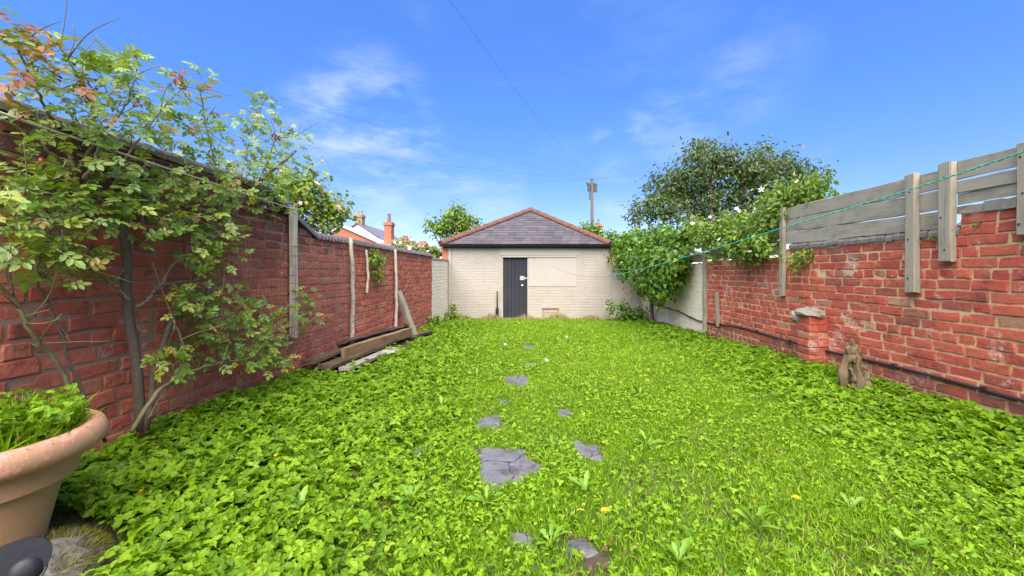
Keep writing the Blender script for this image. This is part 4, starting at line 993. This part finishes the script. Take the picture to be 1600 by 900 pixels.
def weed_patch(Y0, Y1, dens, size, label):
    area = (Y1 - Y0) * 5.6; X, Y = pts_area(int(area * dens), Y0, Y1)
    k = (rng.random(len(X)) < (.25 + .75 * sstep(-.2, .9, wob(X, Y, 2.7, 8))) * np.clip(1.2 - cover_w(X, Y), 0, 1)) & ~inhole(X, Y, .92) & ~in_pot(X, Y) & infr(X, Y); X, Y = X[k], Y[k]
    nn = rng.normal(0, .45, (len(X), 3)); nn[:, 2] = 1
    rv = np.clip(.55 + rng.normal(0, .25, len(X)) + .15 * wob(X, Y, 1.5, 3), 0, .999)
    tag(scatter('lawn_weeds', TRI[:3] + OVAL, np.stack([X, Y, soil(X, Y) + rng.uniform(.012, .04, len(X))], 1), frames(nn, rng.normal(size=(len(X), 3))), size * rng.uniform(.6, 1.3, len(X)), 'lawn_weed', None, rv), label, 'weeds', kind='stuff')
weed_patch(1.25, 3.6, 2600, .017, 'tiny clover like leaves mixed into the near lawn'); weed_patch(3.6, 6.6, 1500, .020, 'tiny clover like leaves mixed into the middle lawn'); weed_patch(6.6, 11, 500, .03, 'small leaves mixed into the far lawn')
n = 90; X0_, Y0_ = ground_at(925, 865); k_ = rng.random(n) < .45
X = np.where(k_, rng.normal(X0_, .13, n), rng.uniform(-1.2, 2.2, n)); Y = np.where(k_, rng.normal(Y0_, .09, n), rng.uniform(1.5, 6, n)); nn = rng.normal(0, .4, (n, 3)); nn[:, 2] = 1
tag(scatter('dead_leaves', OVAL, np.stack([X, Y, soil(X, Y) + .03], 1), frames(nn, rng.normal(size=(n, 3))), rng.uniform(.014, .028, n), 'dead_leaf', None), 'brown dead leaves scattered in the lawn, thickest by the nearest stones', 'dead leaves', kind='stuff')
# taller rough grass at the foot of the outbuilding and along its side walls
n = 5200; X = rng.uniform(-1.7, 3.45, n); Y = GY - .03 - np.abs(rng.normal(0, .22, n)); 
ya = rng.normal(size=(n, 3)); ya[:, 2] = 0; up = rng.normal(0, .2, (n, 3)); up[:, 2] = 1
L = rng.uniform(.07, .2, n) * (.55 + .8 * sstep(-.3, .8, wob(X, Y * 0, 3.1, 1)))
tag(scatter('rough_grass', [(v * (1.0, 1, 1), t) for v, t in BLADE], np.stack([X, Y, soil(X, Y) - .01], 1), frames(up, ya), L, 'dry_grass', None), 'straw coloured rough grass along the foot of the outbuilding', 'grass', kind='stuff')

# ------------------------------------------------------------------ crowns
def blob_points(blobs, clump=.16, per=14):
    """leaf positions in uneven clumps spread through ellipsoids; returns points and outward directions"""
    PP = []; OO = []
    for (c, r_, n) in blobs:
        c = np.array(c, float); r_ = np.array(r_, float); nc = max(2, n // per)
        d = rng.normal(size=(nc, 3)); d /= np.linalg.norm(d, axis=1)[:, None]
        cc = c + d * r_ * (rng.random(nc) ** .45)[:, None]
        k = rng.integers(0, nc, n); cs = clump * rng.uniform(.5, 1.5, nc)
        p = cc[k] + rng.normal(size=(n, 3)) * cs[k][:, None] * .6
        PP.append(p); OO.append((p - c) / r_ ** 2)
    P = np.concatenate(PP); O = np.concatenate(OO); O /= np.linalg.norm(O, axis=1)[:, None] + 1e-6
    return P, O
def leaf_frames(O, up=.7, jit=.6, droop=.5):
    n = len(O); nn = O + rng.normal(0, jit, (n, 3)) + np.array((0, 0, up)); y = rng.normal(size=(n, 3)) + O * .6; y[:, 2] -= droop
    return frames(nn, y)
def limb_tree(root, base, targets, r0, material, name='trunk', fork=None, seed=0):
    q = np.random.default_rng(seed); base = np.array(base, float); fork = np.array(fork if fork is not None else base + (0, 0, .8), float)
    m = MB(); m.tube(spline([base, (base + fork) / 2 + q.normal(0, .04, 3), fork], 10), [r0, r0 * .8], 9); tr = m.build(name, material, root, True)
    for t in targets:
        t = np.array(t, float); mid = fork + (t - fork) * .5 + q.normal(0, .08, 3) * np.linalg.norm(t - fork)
        m = MB(); P = spline([fork - (0, 0, .05), mid, t], 10); m.tube(P, [r0 * .55, r0 * .12], 6)
        for _ in range(3):
            i = q.integers(4, 9); e = P[i] + q.normal(0, .28, 3) * np.linalg.norm(t - fork) * .6 + (0, 0, .1); m.tube(spline([P[i], (P[i] + e) / 2 + q.normal(0, .03, 3), e], 6), [r0 * .2, r0 * .05], 5)
        m.build('limb', material, root, True)
    return tr
def flower_heads(root, pts, size, material, name='flower'):
    V = []; T = []
    for k in range(5):
        a = k * 2 * math.pi / 5; V += [(0, 0, 0), (.5*math.cos(a-.5), .5*math.sin(a-.5), .12), (1.0*math.cos(a), 1.0*math.sin(a), .2), (.5*math.cos(a+.5), .5*math.sin(a+.5), .12)]; T += [(4*k, 4*k+1, 4*k+2), (4*k, 4*k+2, 4*k+3)]
    me = mesh_np(name, np.array(V), [np.array(T)], material)
    for p in pts:
        s_ = size * rng.uniform(.7, 1.2); ob(name, me, root, tuple(p), (rng.normal(0.7, .6), rng.normal(0, .6), rng.uniform(0, 6)), (s_, s_, s_))

def plant(name, label, cat, base, blobs, leafs, size, lm, bark='bark', r0=.06, clump=.16, fork=None, up=.7, jit=.6, droop=.5, limbs=True, group=None, rvf=None):
    root = empty(name, tuple(base)); tag(root, label, cat, group); b = np.array(base, float)
    bl = [(np.array(c) - b, r_, n) for c, r_, n in blobs]
    if limbs: limb_tree(root, (0, 0, -.05), [c for c, r_, n in bl], r0, bark, 'trunk', None if fork is None else np.array(fork) - b, seed=len(label))
    P, O = blob_points(bl, clump)
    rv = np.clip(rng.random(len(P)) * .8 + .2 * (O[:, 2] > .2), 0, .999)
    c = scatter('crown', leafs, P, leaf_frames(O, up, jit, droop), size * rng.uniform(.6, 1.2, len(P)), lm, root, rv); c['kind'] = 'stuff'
    return root, P
# big dark tree beyond the right wall
TYR = 14.0
def tb(px, py, dy, rpx, rpy, n, rz=None): 
    Y = TYR + dy; return (P3(px, py, Y), (rpx / F * Y, rpx / F * Y * .8, rpy / F * Y), n)
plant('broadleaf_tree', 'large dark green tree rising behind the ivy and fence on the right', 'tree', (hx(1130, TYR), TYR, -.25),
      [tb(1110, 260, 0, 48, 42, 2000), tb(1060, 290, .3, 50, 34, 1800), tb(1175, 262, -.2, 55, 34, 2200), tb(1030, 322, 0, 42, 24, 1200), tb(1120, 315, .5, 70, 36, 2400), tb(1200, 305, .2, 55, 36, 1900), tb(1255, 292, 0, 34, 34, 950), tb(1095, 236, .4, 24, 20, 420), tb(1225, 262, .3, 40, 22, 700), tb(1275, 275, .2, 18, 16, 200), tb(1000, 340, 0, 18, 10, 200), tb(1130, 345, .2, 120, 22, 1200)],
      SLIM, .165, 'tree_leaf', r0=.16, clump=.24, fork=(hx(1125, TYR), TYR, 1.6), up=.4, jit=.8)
TYR = 17.0
plant('small_tree', 'small round leafy tree standing behind the left corner of the outbuilding', 'tree', (hx(706, TYR), TYR, -.25),
      [tb(708, 345, 0, 26, 20, 900), tb(728, 352, .2, 18, 18, 520), tb(690, 352, 0, 18, 14, 480), tb(712, 366, .3, 34, 18, 800), tb(672, 352, 0, 9, 7, 80), tb(715, 328, 0, 14, 8, 140), tb(745, 350, 0, 8, 8, 60)], OVAL, .13, 'climber', r0=.07, clump=.2, fork=(hx(708, TYR), TYR, 1.5))
TYR = 15.0
_, Pp = plant('blossom_shrub', 'pale pink flowering shrub showing over the left wall beside the outbuilding', 'shrub', (hx(650, TYR), TYR, -.25),
      [tb(640, 386, 0, 22, 8, 500), tb(665, 392, 0, 20, 8, 420), tb(620, 380, .3, 12, 7, 200), tb(690, 395, .3, 12, 6, 160)], OVAL, .10, 'climber', r0=.05, clump=.14, fork=(hx(650, TYR), TYR, 1.2))
flower_heads(_, Pp[rng.choice(len(Pp), 90)] + (0, -.15, .05), .09, 'petal')
# flowering rambler behind the tall left wall
TYR = 4.9
_, Pp = plant('rambling_rose', 'flowering rambler spilling over the left wall where it steps down', 'shrub', (-2.75, 4.9, -.05),
      [tb(470, 300, 0, 42, 34, 620), tb(510, 325, .2, 34, 26, 480), tb(440, 290, -.2, 40, 40, 520), tb(530, 338, .4, 18, 18, 200), tb(500, 350, .1, 34, 14, 260), tb(460, 340, 0, 32, 22, 280), tb(480, 275, 0, 24, 18, 150)], OVAL, .062, 'climber', 'cane', r0=.03, clump=.11, fork=(-2.65, 4.8, 1.2))
flower_heads(_, Pp[rng.choice(len(Pp), 80)] + (.05, -.08, .03), .042, 'petal'); flower_heads(_, Pp[rng.choice(len(Pp), 4)] + (.08, -.1, .02), .035, 'petal_red')
def tw_(px, py, out, rpx, rpy, n, Yo=0):
    Y = (3.29 - out) / ((px - 800) / F - .0234); Y += Yo; return (P3(px, py, Y), (.10 + out * .4, rpx / F * Y * 2.0, rpy / F * Y), n)
# ivy over the far right corner
TYR = 10.0
plant('ivy', 'dense mound of ivy hanging over the painted wall at the far right corner', 'ivy', (3.45, 10.0, -.15),
      [tw_(1000, 385, .25, 30, 26, 1500), tw_(985, 405, .55, 20, 34, 1300), tw_(1030, 378, .2, 26, 24, 1500), tw_(1055, 382, .15, 22, 20, 1100), tw_(1020, 415, .45, 26, 34, 1700), tw_(1045, 415, .35, 22, 30, 1400), tw_(1008, 440, .45, 20, 26, 900), tw_(1035, 448, .35, 16, 24, 800), tw_(970, 392, .6, 14, 20, 600), tw_(1062, 400, .25, 12, 16, 400), tw_(1070, 368, .1, 18, 14, 500)],
      IVYL, .095, 'ivy', r0=.05, clump=.15, fork=(3.4, 9.9, .9), up=.25, jit=.45, droop=1.2)
TYR = 11.9
plant('ivy', 'low strip of ivy trailing over the right end of the slate roof', 'ivy', (hx(965, 11.9), 11.9, -.2),
      [tb(925, 362, .2, 16, 9, 420), tb(945, 372, 0, 18, 11, 520), tb(965, 378, -.2, 18, 13, 560), tb(985, 372, -.3, 20, 16, 560), tb(913, 354, .5, 8, 5, 120)], IVYL, .085, 'ivy', r0=.04, clump=.12, fork=(hx(965, 11.9), 11.9, 1.0), up=.6, jit=.5, droop=.8)
# climber over the boards
TYR = 6.3
_, Pp = plant('climbing_rose', 'yellow green climber with white flowers tumbling over the middle of the fence', 'climber', (3.75, 6.3, -.05),
      [tw_(1100, 368, .12, 24, 18, 520), tw_(1085, 352, .05, 18, 14, 300), tw_(1125, 355, .02, 24, 14, 420), tw_(1140, 374, .10, 24, 18, 560), tw_(1165, 385, .12, 22, 22, 560), tw_(1185, 360, .06, 24, 22, 560), tw_(1210, 335, .0, 22, 20, 460), tw_(1155, 350, -.05, 26, 14, 420), tw_(1235, 305, -.12, 24, 18, 420), tw_(1262, 300, -.16, 22, 16, 300), tw_(1195, 380, .12, 14, 18, 260), tw_(1172, 405, .08, 10, 10, 100), tw_(1205, 312, -.1, 20, 14, 240), tw_(1110, 395, .12, 10, 10, 80)],
      OVAL, .062, 'climber', 'cane', r0=.03, clump=.11, fork=(3.65, 6.2, 1.2))
flower_heads(_, Pp[rng.choice(len(Pp), 18)] * 1.0 + (-.06, -.08, .06), .042, 'petal_white')
TYR = 4.75
plant('wall_fern', 'feathery green tuft growing from the right wall top just right of the long post', 'fern', (3.40, 4.75, 1.36),
      [tb(1255, 398, .0, 26, 14, 330), tb(1240, 412, .05, 14, 10, 120), tb(1275, 395, -.1, 18, 9, 150), tb(1265, 470, 0, 4, 10, 24)], SLIM, .045, 'climber', 'cane', r0=.006, clump=.05, limbs=False, droop=.9)
for (px, py, Y, n, lb) in ((1420, 372, 3.33, 40, 'tiny green tuft in a brick joint at the foot of the tallest fence boards'), (1490, 352, 3.02, 34, 'tiny mossy tuft in a brick joint right of the shorter fence post')):
    p = P3(px, py, Y); p[0] = float(XR(Y)) - .02; plant('wall_weed', lb, 'weed', tuple(p), [(p + (0, dy, 0), (.015, .05, .015), n // 2) for dy in (-.06, .06)], SLIM, .028, 'climber', limbs=False, clump=.02)
p = np.array((float(XL(5.75)) + .05, 5.75, 1.27))
plant('wall_fern', 'yellow green leafy tuft growing out of the left wall between two poles', 'fern', tuple(p), [(p + (.03, -.05, .05), (.05, .16, .09), 150), (p + (.05, .12, .0), (.04, .12, .07), 110), (p + (.04, .15, -.22), (.035, .08, .08), 90), (p + (.03, -.1, -.2), (.03, .08, .05), 50)], SLIM, .06, 'climber', limbs=False, clump=.05, droop=1.0)
# bramble and weeds at the far corners
TYR = 10.5
plant('bramble', 'young bramble shrub growing in front of the outbuilding at the right corner', 'bramble', (hx(985, 10.5), 10.5, -.19),
      [tb(985, 490, 0, 18, 9, 260), tb(965, 485, 0, 14, 10, 160), tb(1000, 485, .1, 10, 10, 120), tb(950, 473, 0, 5, 4, 22), tb(995, 498, 0, 22, 6, 160), tb(975, 478, 0, 8, 5, 36)], OVAL, .075, 'ivy', 'cane', r0=.012, clump=.08, fork=(hx(985, 10.5), 10.5, -.1))
TYR = 10.7
plant('corner_weed', 'leafy weed growing in the corner left of the outbuilding door', 'weed', (hx(706, 10.7), 10.7, -.19), [tb(707, 482, 0, 6, 8, 70), tb(704, 492, 0, 12, 6, 120)], OVAL, .07, 'climber', 'cane', r0=.008, clump=.06, fork=(hx(706, 10.7), 10.7, -.05))
TYR = 9.0
plant('corner_weed', 'leafy clump at the foot of the left wall beyond the leaning board', 'weed', (hx(672, 9.0), 9.0, -.15), [tb(676, 500, 0, 12, 6, 140), tb(660, 497, 0, 8, 5, 80)], OVAL, .07, 'climber', 'cane', r0=.008, clump=.06, limbs=False)

# ------------------------------------------------------------------ rose bush in front of the left wall
XB = -1.95
rb = empty('rose_bush', tuple(PX(222, 668, -2.0))); tag(rb, 'tall straggling rose bush with bronze tips, growing against the left wall', 'rose bush')
b0 = np.array(rb.location)
CAN = [([(222, 672), (212, 560), (203, 470), (200, 400), (190, 345), (168, 325), (120, 268), (99, 231), (75, 190)], .026, .012, -2.0, 'cane_dark'),
       ([(228, 672), (249, 563), (272, 501), (299, 458), (311, 415), (345, 350), (365, 330), (400, 290), (435, 262), (462, 236)], .015, .010, -1.95, 'cane_dark'),
       ([(205, 675), (250, 610), (310, 580), (345, 570), (400, 553), (470, 512), (500, 492)], .011, .003, -1.80, 'cane'),
       ([(215, 480), (233, 466), (253, 447), (288, 415), (330, 400)], .010, .006, -1.92, 'bark'),
       ([(130, 690), (97, 579), (58, 524), (23, 474), (-10, 440)], .009, .006, -1.85, 'cane'),
       ([(165, 690), (120, 570), (80, 480), (65, 430), (75, 385), (100, 330)], .007, .004, -1.85, 'cane_dark'),
       ([(120, 268), (100, 215), (60, 130), (22, 60)], .008, .003, -1.95, 'cane'), ([(130, 280), (150, 215), (125, 140), (92, 70)], .007, .003, -1.9, 'cane'),
       ([(120, 268), (165, 215), (190, 170), (215, 100)], .007, .003, -1.95, 'cane'), ([(168, 325), (200, 260), (240, 190), (300, 120)], .007, .003, -1.95, 'cane'),
       ([(345, 350), (340, 280), (330, 200), (310, 130)], .007, .003, -1.98, 'cane'), ([(365, 330), (385, 260), (400, 200), (415, 150)], .006, .003, -1.98, 'cane'),
       ([(400, 290), (420, 250), (430, 215), (470, 215)], .006, .003, -1.95, 'cane_dark'), ([(0, 185), (60, 215), (115, 270)], .006, .005, -1.85, 'cane'),
       ([(345, 570), (355, 530), (350, 480), (345, 455)], .005, .002, -1.78, 'cane'), ([(400, 553), (430, 520), (455, 470)], .004, .002, -1.75, 'cane'), ([(230, 655), (268, 600), (280, 560), (272, 500)], .006, .003, -1.8, 'cane'),
       ([(203, 470), (180, 440), (150, 420), (100, 415)], .006, .003, -1.9, 'cane'), ([(95, 400), (60, 350), (20, 320)], .005, .003, -1.85, 'cane'), ([(200, 350), (240, 320), (290, 300)], .006, .003, -1.88, 'cane')]
for pts_, ra, rb_, X_, mt_ in CAN:
    P = np.array([PX(a, b, X_) for a, b in pts_]) - b0; P[1:-1] += rng.normal(0, .012, (len(P) - 2, 3))
    m = MB(); Q = spline(P, 36); Q[1:-1] += rng.normal(0, .0025, (34, 3)); m.tube(Q, [ra, rb_], 7)
    for _ in range(int(4 + 5 * (ra < .012))):
        i = rng.integers(12, 35); e = Q[i] + rng.normal(0, .09, 3) + (.02, 0, .06); m.tube(spline([Q[i], (Q[i] + e) / 2 + rng.normal(0, .012, 3), e], 6), [.003, .0015], 4)
    m.build('cane', mt_, rb, True)
LB_ = [(45, 70, 45, 35, 30, .65), (70, 130, 60, 40, 44, .35), (150, 110, 70, 36, 48, .08), (195, 100, 35, 22, 20, 0), (200, 180, 80, 50, 80, .04), (110, 195, 70, 36, 36, .1), (305, 130, 34, 28, 24, .5), (285, 200, 60, 40, 56, .05), (350, 225, 50, 44, 62, .04), (408, 180, 26, 38, 36, .05), (425, 240, 40, 42, 66, 0), (460, 215, 18, 14, 14, 0), (385, 285, 60, 38, 78, 0), (430, 300, 40, 36, 50, 0),
       (55, 285, 55, 40, 44, .02), (25, 335, 30, 50, 32, 0), (175, 285, 65, 42, 60, .02), (255, 300, 60, 40, 64, 0), (225, 345, 60, 30, 36, 0), (110, 330, 50, 40, 36, 0), (325, 335, 55, 42, 66, 0), (350, 385, 36, 26, 26, 0), (115, 415, 60, 30, 30, 0), (55, 390, 45, 30, 22, 0), (335, 480, 55, 45, 78, 0), (395, 520, 48, 44, 84, 0), (470, 478, 26, 28, 34, 0), (285, 468, 30, 18, 14, 0), (275, 560, 36, 26, 24, 0), (425, 560, 25, 18, 24, 0), (370, 560, 40, 20, 20, 0), (310, 400, 40, 30, 24, 0)]
PP = []; RD = []; OO = []
for (cx, cy_, rx, ry, n, red) in LB_:
    for _ in range(int(n * 1.6)):
        a = rng.uniform(0, 2 * math.pi); q = math.sqrt(rng.random()); px, py = cx + rx * 1.1 * q * math.cos(a), cy_ + ry * 1.1 * q * math.sin(a)
        X_ = rng.uniform(-2.08, -1.72) if py > 330 else rng.uniform(-2.15, -1.75)
        if px > 495: continue
        PP.append(PX(px, py, X_)); RD.append(rng.random() < red)
PP = np.array(PP) - b0; RD = np.array(RD); n = len(PP)
nn = rng.normal(0, .45, (n, 3)) + (.25, -.25, .85); yv = rng.normal(0, .7, (n, 3)) + (.35, -.15, -.15); FR = frames(nn, yv)
SCL = rng.uniform(.06, .118, n); dist = np.linalg.norm(PP + b0 - (0, 0, CZ), axis=1)
order = np.argsort(-(SCL / dist)); ind = order[:300]; rest = order[300:]
lm_ = [mesh_np('leaf', v, [t], 'rose_leaf') for v, t in ROSE]; lr_ = [mesh_np('leaf', v, [t], 'rose_leaf_red') for v, t in ROSE]
for i in ind:
    o = ob('leaf', (lr_ if RD[i] else lm_)[i % 5], rb); o.matrix_local = Matrix.Translation(PP[i]) @ Matrix(FR[i].tolist()).to_4x4() @ Matrix.Scale(SCL[i], 4)
k = ~RD[rest]; scatter('foliage', ROSE, PP[rest][k], FR[rest][k], SCL[rest][k], 'rose_leaf', rb, kind='stuff')
if RD[rest].any(): scatter('bronze_foliage', ROSE, PP[rest][~k], FR[rest][~k], SCL[rest][~k], 'rose_leaf_red', rb, kind='stuff')
hm_ = MB().add(*lump((0, 0, 0), (.008, .008, .011), 3, 8, 6, .05)).mesh('rose_hip', 'hip_red', True)
for (px, py) in ((38, 303), (65, 250), (168, 252)): ob('rose_hip', hm_, rb, tuple(PX(px, py, -1.85) - b0))

# ------------------------------------------------------------------ plant in the pot
pp = empty('pot_plant', (PCX, PCY, PZ + .39)); tag(pp, 'soft grassy green plant filling the terracotta pot', 'plant')
n = 1500; a = rng.uniform(0, 2 * math.pi, n); r_ = .21 * np.sqrt(rng.random(n)); base = np.stack([r_ * np.cos(a), r_ * np.sin(a), np.zeros(n)], 1)
up = base * 1.6 + rng.normal(0, .25, (n, 3)); up[:, 2] = 1; ya = base * 2 + rng.normal(0, .3, (n, 3)); ya[:, 2] = 0
scatter('blades', [(v * (1.0, 1, 1), t) for v, t in BLADE], base, frames(up, ya), rng.uniform(.05, .17, n), 'grass', pp, kind='stuff')
n = 900; a = rng.uniform(0, 2 * math.pi, n); r_ = .24 * np.sqrt(rng.random(n)); base = np.stack([r_ * np.cos(a), r_ * np.sin(a), rng.uniform(.0, .16, n)], 1)
scatter('leaves', TRI, base, rots(n, .3), rng.uniform(.014, .03, n), 'cover', pp, kind='stuff')

# ------------------------------------------------------------------ dandelions
dl_ = [mesh_np('leaf', v, [t], 'dandelion_leaf', smooth=True) for v, t in DAND]
DP = [(300, 790, 'among the low weeds right of the terracotta pot'), (420, 700, 'in the weeds between the rose bush and the path'), (640, 790, 'in the grass just left of the nearest dark stone'), (760, 790, 'just below the largest slab'), (862, 856, 'between the two dark stones at the bottom edge'), (862, 700, 'between the largest slab and the narrow stone'), (915, 775, 'below the narrow stone right of the slab'), (1010, 700, 'in the lawn a little right of the narrow stone'), (1180, 830, 'left of the right hand yellow flower'), (1300, 690, 'at the edge of the weeds in front of the tree root'), (1330, 800, 'in the lower right part of the lawn'), (1420, 860, 'nearest the bottom right corner'), (1000, 620, 'in mid lawn right of the small stone'), (690, 640, 'left of the wet stone beyond the largest slab'), (560, 600, 'in the weeds in front of the timber pile'), (745, 590, 'left of the stepping stone in mid lawn'), (1060, 885, 'at the bottom edge right of the dark stones'), (470, 810, 'in the weeds near the bottom left of the lawn')]
for i, (px, py, wh) in enumerate(DP):
    X, Y = ground_at(px, py); sc = rng.uniform(.075, .115) * (1 if Y < 3 else 1.1)
    r_ = empty('dandelion', (X, Y, float(soil(X, Y)) + .012), rng.uniform(0, 6)); tag(r_, 'dandelion leaf rosette ' + wh, 'dandelion', 'dandelion rosettes')
    nl = rng.integers(7, 11)
    for k in range(nl): s_ = sc * rng.uniform(.7, 1.15); ob('leaf', dl_[k % 3], r_, (0, 0, 0), (R(rng.uniform(5, 55)), rng.normal(0, .25), k * 2 * math.pi / nl + rng.normal(0, .25)), (s_, s_, s_))
def stemmed(px, py, h, kind, lb, grp):
    X, Y = ground_at(px, py); z = float(soil(X, Y)); r_ = empty('dandelion_flower' if kind == 'yellow' else 'dandelion_clock', (X, Y, z)); tag(r_, lb, 'flower', grp)
    MB().tube(spline([(0, 0, -.01), (.006, 0, h / 2), (.012, -.006, h)], 8), .0022, 5).build('stem', 'stem', r_, True)
    if kind == 'yellow':
        V, T = [], []
        for j in range(22):
            a = j * 2.4; l = .018 - .0003 * j; e = .2 + j * .05; V += [(0, 0, 0), (l*math.cos(a-.22)*math.cos(e), l*math.sin(a-.22)*math.cos(e), l*math.sin(e)), (l*math.cos(a+.22)*math.cos(e), l*math.sin(a+.22)*math.cos(e), l*math.sin(e))]; T.append((3*j, 3*j+1, 3*j+2))
        ob('flower_head', mesh_np('flower_head', np.array(V), [np.array(T)], 'yellow'), r_, (.012, -.006, h))
    else:
        m = MB()
        for j in range(60):
            d = rng.normal(size=3); d /= np.linalg.norm(d); m.tube([(0, 0, 0), d * .018], [.0005, .0016], 3)
        m.build('seed_head', 'seed', r_, loc=(.012, -.006, h))
for (px, py, lb) in ((1238, 808, 'yellow dandelion flower in the grass on the right'), (940, 830, 'yellow dandelion flower nearest the camera right of the path'), (430, 738, 'yellow dandelion flower among the weeds left of the slab'), (218, 800, 'yellow dandelion flower nearest the terracotta pot'), (950, 605, 'yellow dandelion flower right of the far stepping stones')):
    stemmed(px, py, .085, 'yellow', lb, 'dandelion flowers')
for (px, py, lb) in ((788, 556, 'white dandelion clock left of the far stepping stones'), (852, 585, 'white dandelion clock right of the middle stepping stones'), (884, 542, 'white dandelion clock farthest to the right in the lawn')):
    stemmed(px, py, .16, 'clock', lb, 'dandelion clocks')
